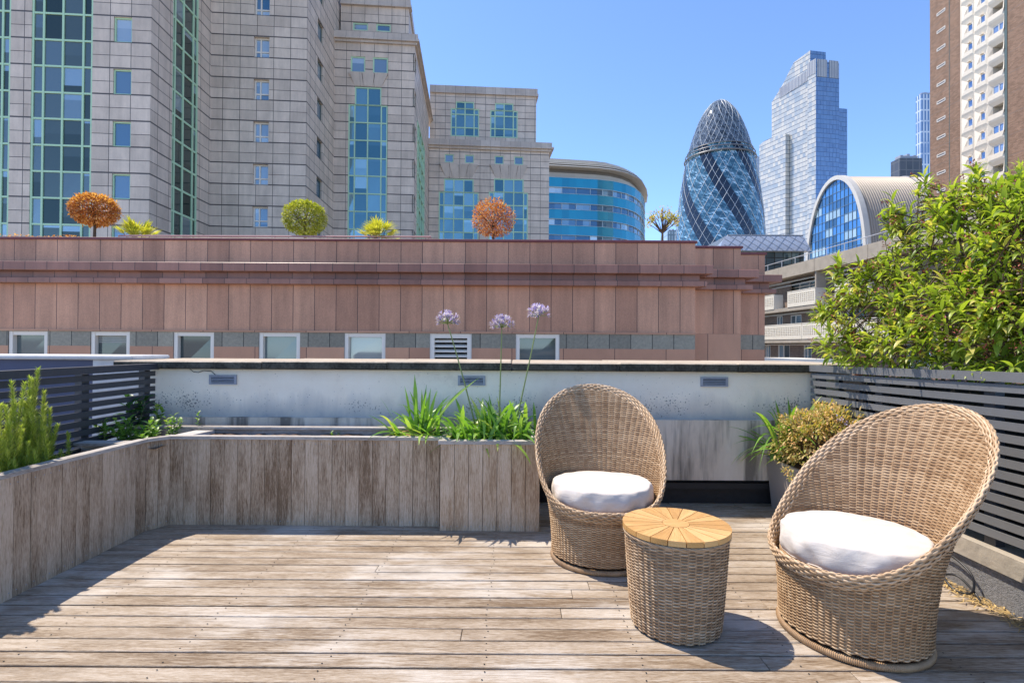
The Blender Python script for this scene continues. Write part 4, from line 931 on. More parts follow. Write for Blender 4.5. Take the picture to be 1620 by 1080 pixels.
# reveals
for r in wr:
    a, b = r[0] - 26, r[1] - 26; lo.box((a - 0.02, 15.56, r[2] - 0.05), (b + 0.02, 15.9, r[2])); 
for k in (1, 2):
    (a, b) = segs[k]; mb.box((a[0] - (0.0 if k else 0), a[1], zw), (b[0], a[1] + 3, zp - (0.0)), 0, 0.5)
lo.box((x1, PY[1], -13.6), (x2, PY[1] + 3, zw - 0.003)); sl_.box((x2, PY[2], zsl), (x3, PY[2] + 3, zw - 0.003)); lo.box((x2, PY[2] + 0.003, -13.6), (x3, PY[2] + 3, zsl - 0.003))
lo.box((x1 - 0.02, 15.5 + 0.01, -13.6), (x1, PY[1] + 1, zw)); mb.box((x1 - 0.02, 15.5 + 0.01, zw), (x1, PY[1] + 1, zp - 0.01))
mb.build('granite_wall', M['granite'], t); lo.build('lower_wall', M['granite_low'], t); sl_.build('slate_band', M['slate'], t)
ch = MB(); ch2 = MB()
xo = 0.32
for k, (Yf, xr) in enumerate(((PY[0], x1), (PY[1], x2), (PY[2], x3))):
    xl = -26 if k == 0 else (x1, x2)[k - 1]; e = 0.004 * k
    ch.box((xl, Yf - 0.34, zc2 + e), (xr + 0.40, Yf + 0.9, zc1 - e), bev=0.012)
    ch.box((xl, Yf - 0.24, zl2 + e), (xr + 0.26, Yf + 0.9, zr - e), bev=0.012)
    ch.box((xl, Yf - 0.08, zr - e), (xr + 0.10, Yf + 0.9, zc2 + e))
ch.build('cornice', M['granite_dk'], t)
cp = MB()
for k, (Yf, xr) in enumerate(((PY[0], x1), (PY[1], x2), (PY[2], x3))):
    xl = -26 if k == 0 else (x1, x2)[k - 1]; cp.box((xl, Yf - 0.05, zp + 0.001), (xr + 0.05, Yf + 0.4, zp + 0.075 - 0.003 * k), bev=0.01)
cp.build('coping', M['copred'], t)
rf = MB(); rf.box((-26, 15.85, 3.4), (x1 - 0.05, 19.2, 4.0)); rf.box((-26, 19.3, -13.6), (x3 - 0.01, 34, 4.0)); rf.build('roof', simple('roof_gravel', (0.3, 0.27, 0.24), 0.95, 0, 0.4, 10), t)
it = MB(); it.box((-25.9, 15.9, -13.6), (x1 - 0.1, 16.1, zw)); it.build('interior', simple('dim_interior', (0.08, 0.08, 0.085), 0.9, 0, 0.5, 0.8), t)
G1 = glassy('office_glass', (0.10, 0.14, 0.155), (0.30, 0.35, 0.36), 0.05, 0.2, 0, [(0.0, (0.05, 0.065, 0.065)), (0.5, (0.16, 0.20, 0.20)), (0.8, (0.24, 0.28, 0.26)), (1.0, (0.40, 0.41, 0.37))])
for i, r in enumerate(wr):
    p0, p1 = segs[0]; d, n, L = frame2(p0, p1); lv = (i == 6)
    if lv:
        fr = MB(); b = 0.13
        fr.obox(p0, d, n, r[0], r[0] + b, r[2], r[3], -0.2, -0.02); fr.obox(p0, d, n, r[1] - b, r[1], r[2], r[3], -0.2, -0.02); fr.obox(p0, d, n, r[0] + b, r[1] - b, r[3] - b, r[3], -0.2, -0.022)
        w = fr.build('window', M['white_frame'], t); lb = MB()
        z = r[2] + 0.03
        while z < r[3] - b - 0.05:
            P = lambda u, w_, zz: (p0[0] + u, p0[1] - w_, zz)
            u0, u1 = r[0] + b, r[1] - b; lb.hexa([P(u0, -0.05, z), P(u1, -0.05, z), P(u1, -0.16, z + 0.05), P(u0, -0.16, z + 0.05), P(u0, -0.05, z + 0.035), P(u1, -0.05, z + 0.035), P(u1, -0.16, z + 0.085), P(u0, -0.16, z + 0.085)]); z += 0.145
        lb.obox(p0, d, n, r[0] + b, r[1] - b, r[2], r[3], -0.22, -0.20, 1); lb.build('louvre', [M['white_frame'], M['dark']], w); continue
    window(t, p0, p1, [r], [r[0], r[1]], [r[2], r[2] + 0.62, r[2] + 0.80, r[3]], 0.11, 0.16, M['white_frame'], G1, fd=0.14, blind=0.0) if i in () else window(t, p0, p1, [r], [r[0], r[1]], [r[2], r[3]], 0.11, 0.16, M['white_frame'], G1, fd=0.14, blind=0.6)
    if i == 2:               # slatted blind drawn partway down
        cb = MB(); zt_b = r[3] - 0.12; 
        for q in range(4): cb.obox(p0, d, n, r[0] + .12, r[1] - .12, zt_b - 0.055 * q - 0.036, zt_b - 0.055 * q, -0.15, -0.142, 0, .5)
        cb.build('blind', M['cornice_grey'], t)
    sb_ = MB(); sb_.obox(p0, d, n, r[0] - .03, r[1] + .03, r[2] - .07, r[2] + .01, -0.2, 0.06, 0, .5); sb_.build('sill', M['white_frame'], t)
# terrace rail and planting
mb = MB(); a, b = at_y(188, 373, 16.6), at_y(682, 374.5, 16.6); mb.tube([(a.x, 16.6, a.z), (b.x, 16.6, b.z)], 0.03, 6)
for k in range(7): mb.tube([(a.x + (b.x - a.x) * k / 6, 16.6, 4.0), (a.x + (b.x - a.x) * k / 6, 16.6, a.z)], 0.02, 5)
tag(mb.build('handrail', simple('pink_rail', (0.42, 0.22, 0.2), 0.5), None, (a.x, 16.6, 4)), 'thin pink rail on the granite building roof between the round topiary trees', 'handrail')
mb = MB(); random.seed(8); a, b = at_y(-60, 372, 17.0), at_y(122, 372, 17.0)
M['copper'] = leafmat('copper_leaf', (0.34, 0.12, 0.04), (0.72, 0.34, 0.12), (0.85, 0.50, 0.24), 0.35, 0.6)
M['topi_green'] = leafmat('topiary_green', (0.22, 0.24, 0.03), (0.46, 0.44, 0.07), (0.62, 0.55, 0.14), 0.3, 0.5)
M['brownred'] = leafmat('russet_leaf', (0.32, 0.10, 0.05), (0.62, 0.24, 0.11), (0.75, 0.40, 0.22), 0.35, 0.6)
for k in range(900): leaf(mb, (random.uniform(a.x, b.x), 17 + random.uniform(-.2, .2), 4.3 + random.random() * 0.35), rdir(), 0.09, 0.05, 0.3, 2, None, 0.2, 0, None, 'oval')
tag(mb.build('hedge', M['copper'], None, ((a.x + b.x) / 2, 17, 4.2)), 'low reddish hedge behind the granite parapet at the far left', 'hedge')
def topiary(label, px, py, rpx, rpy, Y, mat, seed, n, wob=0.12, L=0.10, gp='round clipped trees on the granite roof', fill=0.7):
    random.seed(seed); c = at_y(px, py, Y); rx, rz = rpx / F * Y, rpy / F * Y; t = thing('topiary_tree', label, 'tree', (c.x, Y, 4.0), gp); mb = MB()
    lump = [(rdir(), random.uniform(0.3, 0.6)) for _ in range(9)]
    for k in range(n):
        v = rdir(); s = 1 + wob * sum(max(0, v.dot(l) - 0.75) * 3 * w for l, w in lump) - wob * 0.3; rad = random.uniform(fill ** 3, 1) ** (1 / 3.0) * s
        if random.random() < 0.05: rad *= random.uniform(1.02, 1.14)
        q = Vector((c.x + v.x * rx * rad, Y + v.y * rx * rad, c.z + v.z * rz * rad)); leaf(mb, q, (v + rdir() * 0.9), L * random.uniform(0.7, 1.2), L * 0.5, 0.4, 2, None, 0.2, 0, None, 'oval')
    mb.build('crown', mat, t); tr = MB(); tr.tube([(c.x, Y, 4.0), (c.x + 0.02, Y, c.z - rz * 0.7), (c.x, Y, c.z)], [0.05, 0.04, 0.025], 6)
    for k in range(12):
        v = rdir(0.0); tr.tube([(c.x, Y, c.z - rz * 0.55), (c.x + v.x * rx * 0.4, Y + v.y * rx * .4, c.z - rz * 0.1 + v.z * rz * 0.2), (c.x + v.x * rx * 0.85, Y + v.y * rx * .85, c.z + v.z * rz * 0.8)], [0.022, 0.014, 0.006], 4)
    tr.build('trunk', M['stem'], t)
topiary('leftmost clipped tree with dense orange brown dried leaves on the granite roof', 149.5, 332, 33, 24.5, 17.3, M['copper'], 3, 5200, 0.14)
topiary('clipped round tree with yellow green leaves on the granite roof', 482, 345, 34, 27, 17.3, M['topi_green'], 4, 3800, 0.15)
topiary('clipped round tree with loose russet red leaves, rightmost of the clipped trees', 780, 347, 34, 29, 17.3, M['brownred'], 5, 2300, 0.25, fill=0.4)
def palm(label, px, py, Y, seed):
    random.seed(seed); c = at_y(px, py, Y); t = thing('fan_palm', label, 'palm', (c.x, Y, 4.0), 'dwarf palms on the granite roof'); mb = MB(); st = MB()
    for k in range(26):
        a = random.uniform(0, 2 * PI); el = random.uniform(0.1, 1.4); d = Vector((math.cos(a) * math.cos(el), math.sin(a) * math.cos(el), math.sin(el))); q = Vector((c.x, Y, c.z - 0.30)) + d * random.uniform(0.35, 0.6)
        st.tube([(c.x, Y, c.z - 0.4), q], [0.015, 0.01], 4); s = d.cross(Vector((0, 0, 1))); s = s.normalized() if s.length > 0.05 else Vector((1, 0, 0)); 
        for j in range(13):
            g_ = (j / 12 - 0.5) * 2.3; dd = d * math.cos(g_) + s * math.sin(g_); leaf(mb, q, dd, random.uniform(0.34, 0.46), 0.05, 0.35, 3, None, 0.3, 0, None, 'lance')
    mb.build('fronds', leafmat('palm_frond', (0.36, 0.36, 0.04), (0.72, 0.62, 0.10), None, 0.3, 0.5), t); st.tube([(c.x, Y, 4.0), (c.x, Y, c.z - 0.35)], 0.1, 8); st.build('trunk', M['stem'], t)
palm('yellow green fan palm beside the orange clipped tree on the granite roof', 219, 374, 17.2, 1)
palm('yellow green fan palm right of the yellow green clipped tree on the granite roof', 597, 372, 17.2, 2)
# sparse tree
random.seed(6); Y = 18.2; c = at_y(1048, 351, Y); t = thing('sparse_tree', 'small sparse yellowing tree between the blue glass building and the curved tower', 'tree', (c.x, Y, 3.9)); mb = MB(); tr = MB()
tr.tube([(c.x, Y, 3.9), (c.x, Y, c.z - 0.25)], [0.045, 0.035], 6)
for k in range(34):
    v = rdir(-0.15); e = c + Vector((v.x * 0.55, v.y * 0.5, v.z * 0.5)); md = Vector((c.x, Y, c.z - 0.3)).lerp(e, 0.5) + rdir() * 0.06; tr.tube([(c.x, Y, c.z - 0.4), md, e], [0.02, 0.011, 0.005], 4, cap=False)
    for j in range(15): leaf(mb, e.lerp(md, random.random() * 0.7) + rdir() * 0.11, rdir(), 0.10, 0.055, 0.4, 2, None, 0.2, 0, None, 'oval')
mb.build('crown', leafmat('yellowing_leaf', (0.34, 0.36, 0.08), (0.62, 0.50, 0.14), (0.62, 0.30, 0.14), 0.3, 0.5), t); tr.build('trunk', M['stem'], t)

# ------------------------------------------------------------------ grey stone office building
random.seed(21)
ZP, ZS = 23.03, 1.9
M['stone'] = panels('grey_stone', (0.55, 0.445, 0.345), (0.68, 0.555, 0.435), 1.45, 0.95, 0.022, (0.10, 0.085, 0.075), (1.9, ZP, 0.085), 30, 0.5, 0.14, 0, 0.5, (0, -ZP))
M['stone_pale'] = panels('pale_stone', (0.58, 0.48, 0.38), (0.69, 0.575, 0.46), 1.45, 0.95, 0.028, (0.16, 0.14, 0.12), (1.9, ZP, 0.08), 30, 0.55, 0.14, 0, 0.45, (0, -ZP))
M['cornice'] = panels('stone_cornice', (0.48, 0.40, 0.325), (0.60, 0.51, 0.42), 1.45, 30, 0.012, (0.08, 0.07, 0.065), None, 30, 0.5, 0.10, 0, 0.5, (0, 11))
M['green_frame'] = simple('green_frame', (0.46, 0.66, 0.42), 0.45, 0, 0.05)
M['dark_frame'] = simple('bronze_frame', (0.10, 0.13, 0.11), 0.45)
GD = glassy('curtain_glass_dark', (0.03, 0.045, 0.05), (0.2, 0.3, 0.4), 0.03, 0.55, 0, [(0.0, (0.035, 0.055, 0.045)), (0.7, (0.12, 0.15, 0.13)), (0.88, (0.17, 0.22, 0.22)), (1.0, (0.33, 0.42, 0.44))])
GB = glassy('curtain_glass_blue', (0.10, 0.22, 0.33), (0.22, 0.36, 0.46), 0.03, 0.55, 0, [(0.0, (0.06, 0.17, 0.20)), (0.5, (0.12, 0.26, 0.30)), (0.85, (0.20, 0.37, 0.40)), (1.0, (0.36, 0.54, 0.55))])
GW = glassy('small_window_glass', (0.08, 0.18, 0.26), (0.5, 0.56, 0.56), 0.03, 0.45)
A1 = xy(235, 38.5); dv = Vector((1, 0.08)).normalized(); A0 = (A1[0] - 32 * dv.x, A1[1] - 32 * dv.y)
B1 = xy(331, 46.9); C1 = xy(483, 47.6); D1 = xy(527, 56.2); E1 = xy(654, 56.9); F1 = xy(677, 75.0); G1_ = xy(868, 76.4)
t = thing('office_building', 'large stepped grey stone office building with green framed curtain windows behind the granite building', 'building', (-15, 50, -13.8))
ZB_ = -13.6
zl = lambda k: ZP + ZS * k
def U(px, p0, p1, py=200): return u_on(px, p0, p1, py)
def rows(k0, k1): return [zl(k) for k in range(k0, k1 + 1)]
wm = MB(); wp = MB()
# face A
KB, KT = -12, 11
cA = [[U(p, A0, A1) for p in q] for q in ((48, 66.5, 97, 129.5, 145), (-82, -64, -31, 1.5, 15))]
rA = [(c[0], c[-1], zl(KB), zl(KT)) for c in cA]
ws = [(U(178, A0, A1), U(207, A0, A1), zl(k) + 0.04, zl(k + 1) - 0.04) for k in range(-8, 11, 2)]
wall_grid(wm, A0, A1, ZB_, 46, rA + ws, 0.22)
for c in cA: window(t, A0, A1, [(c[0], c[-1], zl(KB), zl(KT))], c, rows(KB, KT), 0.13, 0.12, M['green_frame'], GD)
for r in ws: window(t, A0, A1, [r], [r[0], r[1]], [r[2], r[3]], 0.09, 0.18, M['green_frame'], GW)
# face B (oblique) and C, D
cB = [U(p, A1, B1) for p in (272, 277, 290.5, 306, 313)]; wall_grid(wm, A1, B1, ZB_, 46, [(cB[0], cB[-1], zl(KB), zl(KT))], 0.22); window(t, A1, B1, [(cB[0], cB[-1], zl(KB), zl(KT))], cB, rows(KB, KT), 0.16, 0.12, M['green_frame'], GD)
cw = [(U(400.5, B1, C1), U(425, B1, C1), zl(k) + 0.03, zl(k + 1) - 0.03) for k in range(-8, 11, 2)]; wall_grid(wm, B1, C1, ZB_, 46, cw, 0.45)
for r in cw: window(t, B1, C1, [r], [r[0], (r[0] + r[1]) / 2 - .15, r[1]], [r[2], r[2] + 0.6, r[3]], 0.12, 0.35, M['white_frame'], GW)
dw = [(U(501.5, C1, D1), U(510.5, C1, D1), zl(k) + 0.03, zl(k + 1) - 0.03) for k in range(-8, 11, 2)]; wall_grid(wm, C1, D1, ZB_, 46, dw, 0.3)
for r in dw: window(t, C1, D1, [r], [r[0], r[1]], [r[2], r[3]], 0.09, 0.25, M['dark_frame'], GW)
wm.poly([(A0[0], A0[1], 46), (A1[0], A1[1], 46), (B1[0], B1[1], 46), (C1[0], C1[1], 46), (D1[0], D1[1], 46), (D1[0], 75, 46), (A0[0], 75, 46)]); wm.quad((D1[0], D1[1], 30), (D1[0], 75, 30), (D1[0], 75, 46), (D1[0], D1[1], 46)); wm.quad((A0[0], 75, ZB_), (A0[0], A0[1], ZB_), (A0[0], A0[1], 46), (A0[0], 75, 46)); wm.quad((D1[0], 75, 30), (A0[0], 75, 30), (A0[0], 75, 46), (D1[0], 75, 46))
# E front, F side
zE = z_on(600, 70, D1, E1); zEt = z_on(600, 54, D1, E1); dE, nE, LE = frame2(D1, E1)
c = [U(p, D1, E1) for p in (551, 561, 581.5, 603, 613)]
eR = [(c[0], c[-1], zl(KB), z_on(580, 166, D1, E1)), (c[1], c[3], z_on(580, 166, D1, E1), z_on(580, 138, D1, E1))]
ew = [(U(a, D1, E1), U(b, D1, E1), z_on(580, 115.5, D1, E1), z_on(580, 90, D1, E1)) for a, b in ((554, 577), (589, 613))]
wall_grid(wm, D1, E1, ZB_, zE, eR + ew, 0.2)
zr_ = [eR[0][3] - ZS * k for k in range(0, 12)][::-1]; eR[0] = (c[0], c[-1], zr_[0], eR[0][3]); window(t, D1, E1, eR, c, zr_ + [eR[1][3]], 0.13, 0.12, M['green_frame'], GB)
for r in ew: window(t, D1, E1, [r], [r[0], r[1]], [r[2], r[3]], 0.14, 0.14, M['green_frame'], GW)
def keystone(p0, p1, px0, px1, y0, qx0, qx1, y1, n=3):
    d, nn, L = frame2(p0, p1); kb = MB(); zt, zb = z_on((px0 + px1) / 2, y0, p0, p1), z_on((px0 + px1) / 2, y1, p0, p1); a0, a1, b0, b1 = U(px0, p0, p1), U(px1, p0, p1), U(qx0, p0, p1), U(qx1, p0, p1)
    P = lambda u, w, z: (p0[0] + d.x * u + nn.x * w, p0[1] + d.y * u + nn.y * w, z)
    for i in range(n):
        f, g = i / n, (i + 1) / n; e = 0.03; tl, tr_ = a0 + (a1 - a0) * f + e, a0 + (a1 - a0) * g - e; bl, br = b0 + (b1 - b0) * f + e, b0 + (b1 - b0) * g - e
        kb.hexa([P(bl, 0.03, zb), P(br, 0.03, zb), P(br, -0.05, zb), P(bl, -0.05, zb), P(tl, 0.28, zt), P(tr_, 0.28, zt), P(tr_, -0.05, zt), P(tl, -0.05, zt)])
    kb.build('keystone_panel', M['cornice'], t)
keystone(D1, E1, 551.5, 614, 116.5, 560, 604, 136)
dF, nF, LF = frame2(E1, F1); cF = [U(p, E1, F1) for p in (660, 662.5, 666, 669.5, 671.5)]
fR = (cF[0], cF[-1], zr_[0], z_on(660, 190, E1, F1)); fz = [fR[3] - ZS * k for k in range(0, 11)][::-1]; fR = (cF[0], cF[-1], fz[0], fz[-1])
fw = [(U(a, E1, F1), U(a + 2.2, E1, F1), zl(k) + .03, zl(k + 1) - .03) for a in (655.5,) for k in range(-8, 5, 2)]
wall_grid(wm, E1, F1, ZB_, zE, [fR] + fw, 0.2); window(t, E1, F1, [fR], cF, fz, 0.2, 0.10, M['green_frame'], GB, fd=0.18)
for r in fw: window(t, E1, F1, [r], [r[0], r[1]], [r[2], r[3]], 0.09, 0.15, M['dark_frame'], GW)
cn = MB()
def band(p0, p1, z0, z1, w, e0=0.0, e1=0.0, back=0.6): d, n, L = frame2(p0, p1); cn.obox(p0, d, n, -e0, L + e1, z0, z1, -back, w)
hh = zEt - zE
for (z0, z1, w) in ((zE, zE + hh * 0.22, 0.25), (zE + hh * 0.22 + .004, zE + hh * 0.40, 0.5), (zE + hh * 0.40 + .004, zEt, 0.32)):
    band(D1, E1, z0, z1, w, 0.0, w); band((E1[0], E1[1]), F1, z0 + .002, z1 - .002, w, w - 0.01, 3)
wm.poly([(D1[0], D1[1], zEt - .3), (E1[0], E1[1], zEt - .3), (F1[0], F1[1], zEt - .3), (D1[0], 75, zEt - .3)])
# setback storey above E
d_, n_, L_ = frame2(D1, E1); H0 = (D1[0] + 0.3 - n_.x * 1.2, D1[1] - n_.y * 1.2); H1 = (E1[0] - 1.4 * d_.x - n_.x * 1.2, E1[1] - 1.4 * d_.y - n_.y * 1.2)
H1 = xy(644, H1[1]); zH = z_on(600, 8, H0, H1); hw = [(U(a, H0, H1), U(b, H0, H1), z_on(600, 50, H0, H1), z_on(600, 38, H0, H1)) for a, b in ((557, 581), (594, 617))]
wall_grid(wm, H0, H1, zEt - .3, zH, hw, 0.2); H2 = (F1[0] - 1.3, F1[1]); wall_grid(wm, H1, H2, zEt - .3, zH, [], 0); wm.poly([(H0[0], H0[1], zH), (H1[0], H1[1], zH), (H2[0], H2[1], zH), (H0[0], 75, zH)])
for r in hw: window(t, H0, H1, [r], [r[0], r[1]], [r[2], r[3]], 0.14, 0.14, M['green_frame'], GW)
band(H0, H1, zH - 0.25, zH - 0.02, 0.3, 0, .3); band(H0, H1, zH - 0.02 + .004, zH + 0.75, 0.15, 0, .15); band(H1, H2, zH - 0.252, zH + 0.748, 0.16, .14, 0)
# G front: lower and upper mass
zG = z_on(780, 238, F1, G1_); zGt = z_on(780, 224, F1, G1_); gr = []; gs = []
for (a, b, a2, b2) in ((695, 758, 703, 750), (774, 836, 782, 829)):
    cc_ = [U(p, F1, G1_) for p in (a, a2, (a2 + b2) / 2 - 7.8 * 0 - (b2 - a2) / 6, (a2 + b2) / 2 + (b2 - a2) / 6, b2, b)]
    z0 = z_on((a + b) / 2, 304, F1, G1_); z1 = z_on((a + b) / 2, 283, F1, G1_); zz = [z0 - ZS * k for k in range(0, 11)][::-1]; R = [(cc_[0], cc_[-1], zz[0], z0), (cc_[1], cc_[4], z0, z1)]; gr += R; gs.append((R, cc_, zz + [z1]))
gw = [(U(a, F1, G1_), U(b, F1, G1_), z_on(770, 259, F1, G1_), z_on(770, 246, F1, G1_)) for a, b in ((704, 718), (736, 750), (783, 797), (814, 828))]
wall_grid(wp, F1, G1_, ZB_, zG, gr + gw, 0.2)
for R, cc_, zz in gs: window(t, F1, G1_, R, cc_, zz, 0.16, 0.12, M['green_frame'], GB)
for r in gw: window(t, F1, G1_, [r], [r[0], r[1]], [r[2], r[3]], 0.12, 0.14, M['green_frame'], GW)
keystone(F1, G1_, 696, 757, 260.5, 705, 748, 280, 4); keystone(F1, G1_, 775, 835, 261.5, 784, 827, 281, 4)
hh = zGt - zG
for (z0, z1, w) in ((zG, zG + hh * 0.25, 0.3), (zG + hh * 0.25 + .004, zG + hh * 0.45, 0.6), (zG + hh * 0.45 + .004, zGt, 0.35)):
    band(F1, G1_, z0, z1, w, 0, w); sd = (G1_[0] - 1.6, G1_[1] + 20); band(G1_, sd, z0 + .002, z1 - .002, w, w - .01, 0)
wall_grid(wp, G1_, (G1_[0] - 1.6, G1_[1] + 20), ZB_, zG, [], 0); wp.poly([(F1[0], F1[1], zGt - .4), (G1_[0], G1_[1], zGt - .4), (G1_[0] - 1.6, G1_[1] + 20, zGt - .4), (F1[0] - 1.6, F1[1] + 20, zGt - .4)])
dG, nG, LG = frame2(F1, G1_); J0 = (F1[0] - nG.x * 1.5, F1[1] - nG.y * 1.5); J1 = xy(847, G1_[1] + 1.2); zJ = z_on(780, 151, J0, J1); zJt = z_on(780, 139, J0, J1)
jr = []; js = []
for (a, b, a2, b2, yt, ym, yb) in ((713, 758, 721, 750, 161, 172, 216), (775.5, 819, 783, 812, 163.5, 175, 218)):
    cc_ = [U(p, J0, J1) for p in (a, a2, (a2 + b2) / 2, b2, b)]; q = lambda y: z_on((a + b) / 2, y, J0, J1)
    R = [(cc_[0], cc_[-1], q(yb), q(ym)), (cc_[1], cc_[3], q(ym), q(yt))]; jr += R; js.append((R, cc_, [q(yb), q(yb - 14), q(ym + 9), q(ym), q(yt)]))
wall_grid(wp, J0, J1, zGt - .4, zJ, jr, 0.2)
for R, cc_, zz in js: window(t, J0, J1, R, cc_, zz, 0.16, 0.12, M['green_frame'], GB)
J2 = (J1[0] - 1.4, J1[1] + 17); wall_grid(wp, J1, J2, zGt - .4, zJ, [], 0); wp.poly([(J0[0], J0[1], zJt - .3), (J1[0], J1[1], zJt - .3), (J2[0], J2[1], zJt - .3), (J0[0], J2[1], zJt - .3)])
for (z0, z1, w) in ((zJ, zJ + 0.35, 0.3), (zJ + .354, zJt, 0.18)): band(J0, J1, z0, z1, w, 0, w); band(J1, J2, z0 + .002, z1 - .002, w, w - .01, 0)
wm.build('stone_wall', M['stone'], t); wp.build('stone_wall', M['stone_pale'], t); cn.build('cornice', M['cornice'], t)

# ------------------------------------------------------------------ blue glass building with rounded corner
random.seed(5)
t = thing('glass_office', 'turquoise blue glass office with rounded corner and pale louvred crown', 'building', (20, 120, -13.8))
kp = [(820, 113.5), (900, 115), (945, 116), (970, 117.2), (990, 119.3), (1004, 122.2), (1013, 126), (1018, 130.5), (1020, 136), (1018.5, 143)]
plan = [Vector(xy(a, b)) for a, b in kp]
# resample at pane width
dense = []
for i in range(len(plan) - 1):
    n = max(1, round((plan[i + 1] - plan[i]).length / 1.5)); dense += [plan[i].lerp(plan[i + 1], k / n) for k in range(n)]
dense.append(plan[-1]); cen = Vector((dense[0].x, 140))
def off(pts, o):
    out = []
    for i, p in enumerate(pts):
        d = (pts[min(i + 1, len(pts) - 1)] - pts[max(i - 1, 0)]).normalized(); out.append(p + Vector((d.y, -d.x)) * o)
    return out
def ring(mb, pts, z0, z1, o0, o1=None, m=0, cap=True, rn=None):
    a = off(pts, o0); b = off(pts, o0 if o1 is None else o1)
    for i in range(len(pts) - 1):
        mb.quad((a[i].x, a[i].y, z0), (a[i + 1].x, a[i + 1].y, z0), (b[i + 1].x, b[i + 1].y, z1), (b[i].x, b[i].y, z1), m, rn)
    if cap:
        for P_, z in ((b, z1), (a, z0)): mb.poly([(p.x, p.y, z) for p in P_] + [(P_[0].x, 150, z)], m, 0.5)
zb_ = lambda y: at_y(880, y, 115).z
M['spandrel'] = glassy('blue_spandrel', (0.005, 0.24, 0.36), (0.01, 0.31, 0.44), 0.12, 0.25)
M['band_glass'] = glassy('band_glass', (0.05, 0.12, 0.2), (0.5, 0.6, 0.65), 0.05, 0.4, 0, [(0.0, (0.05, 0.13, 0.22)), (0.5, (0.12, 0.25, 0.36)), (0.75, (0.30, 0.45, 0.52)), (1.0, (0.62, 0.70, 0.70))])
M['crown'] = simple('crown_metal', (0.50, 0.45, 0.36), 0.45, 0.0, 0.08)
M['crown_dark'] = simple('crown_recess', (0.16, 0.14, 0.11), 0.6)
spb = MB(); wnb = MB(); ml = MB(); top = zb_(281.5); per = 3.45
for k in range(15):
    z1 = top - per * k; z0 = z1 - 2.03; ring(spb, dense, z0, z1, 0.0); wnb = MB(); ring(wnb, dense, z0 - 1.42, z0, -0.25, cap=False); wnb.build('window_band', M['band_glass'], t)
    ring(ml, dense, z0 - 0.08, z0, 0.08); ring(ml, dense, z1 - 0.0, z1 + 0.07, 0.08)
    o = off(dense, -0.2)
    for i in range(0, len(dense), 2): p = o[i]; ml.box((p.x - .06, p.y - .08, z0 - 1.42), (p.x + .06, p.y + .08, z0 - .08))
spb.build('spandrel', M['spandrel'], t); ml.build('mullions', simple('pale_mullion', (0.45, 0.55, 0.58), 0.4), t)
cr = MB(); cd_ = MB(); ring(cr, dense, top + .08, zb_(271), -1.2); ring(cd_, dense, zb_(271) + .01, zb_(265), -1.4)
for k in range(6):
    f = k / 5; z = zb_(265) + (zb_(246) - zb_(265)) * f; ring(cr, dense, z, z + 0.26, 0.7 - 3.6 * f ** 1.6, 0.55 - 3.6 * f ** 1.6); 
    if k < 5: ring(cd_, dense, z + 0.262, z + (zb_(246) - zb_(265)) / 5 - .002, 0.0 - 3.6 * f ** 1.6)
cr.build('crown_louvre', M['crown'], t); cd_.build('crown_recess', M['crown_dark'], t)

# ------------------------------------------------------------------ curved pointed tower
random.seed(17)
GY = 355.0; gc = at_y(1138, 400, GY); gx = gc.x
t = thing('curved_tower', 'tall bullet shaped glass tower with white diagonal grid and dark spiral bands', 'tower', (gx, GY, -13.8))
prof = [(-13.8, 24.6), (20, 26.6), (45, 28.0), (62, 28.25), (75, 27.9), (90, 26.9), (106, 25.0), (120, 22.7), (130, 20.6), (140, 18.0), (150, 14.6), (157, 11.3), (162, 8.0), (165, 4.9), (166.8, 1.5), (167, 0.05)]
pz = np.array([p[0] for p in prof]); pr = np.array([p[1] for p in prof])
def grad(z): return float(np.interp(z, pz, pr))
# smooth the profile
zz_ = np.linspace(-13.8, 167, 600); rr_ = np.interp(zz_, pz, pr); kk = np.ones(25) / 25; rs_ = np.convolve(np.pad(rr_, 12, 'edge'), kk, 'valid'); rs_[-14:] = rr_[-14:]
grad = lambda z: float(np.interp(z, zz_, rs_))
lev = [-13.8 + 2.075 * j for j in range(84)] + [160.5, 162.3, 163.8, 165.0, 166.0, 166.7]
lev = [z for z in lev if z < 160.4] + [160.5, 162.3, 163.8, 165.0, 166.0, 166.7]
phi0 = math.radians(-52) ; PP = lambda i, j, o=0.0: (gx + (grad(lev[j]) + o) * math.sin(phi0 + math.radians(5 * i - 1.205 * (lev[j] - 131))), GY - (grad(lev[j]) + o) * math.cos(phi0 + math.radians(5 * i - 1.205 * (lev[j] - 131))), lev[j])
mb = MB()
for j in range(len(lev) - 1):
    for i in range(72):
        a, b, c, d = PP(i, j), PP(i + 1, j), PP(i + 1, j + 1), PP(i, j + 1); dome = lev[j] > 130
        dark = (i + 2) % 12 < 4
        m = 2 if dome else (1 if dark else 0)
        mb.poly([a, b, d], m, random.random() * 0.55 + (0.0 if j % 2 else 0.2)); mb.poly([b, c, d], m, random.random() * 0.5 + 0.5 * ((j // 2 + i // 2) % 2))
gl1 = glassy('tower_light_glass', (0.1, 0.2, 0.26), (0.45, 0.6, 0.65), 0.06, 0.35, 0, [(0.0, (0.03, 0.085, 0.12)), (0.4, (0.07, 0.17, 0.22)), (0.75, (0.20, 0.36, 0.42)), (1.0, (0.50, 0.66, 0.70))])
gl2 = glassy('tower_dark_glass', (0.008, 0.012, 0.022), (0.02, 0.03, 0.05), 0.08, 0.1)
gl3 = glassy('tower_dome_glass', (0.03, 0.037, 0.045), (0.24, 0.27, 0.29), 0.05, 0.45)
mb.build('glass_skin', [gl1, gl2, gl3], t)
gr_ = MB()
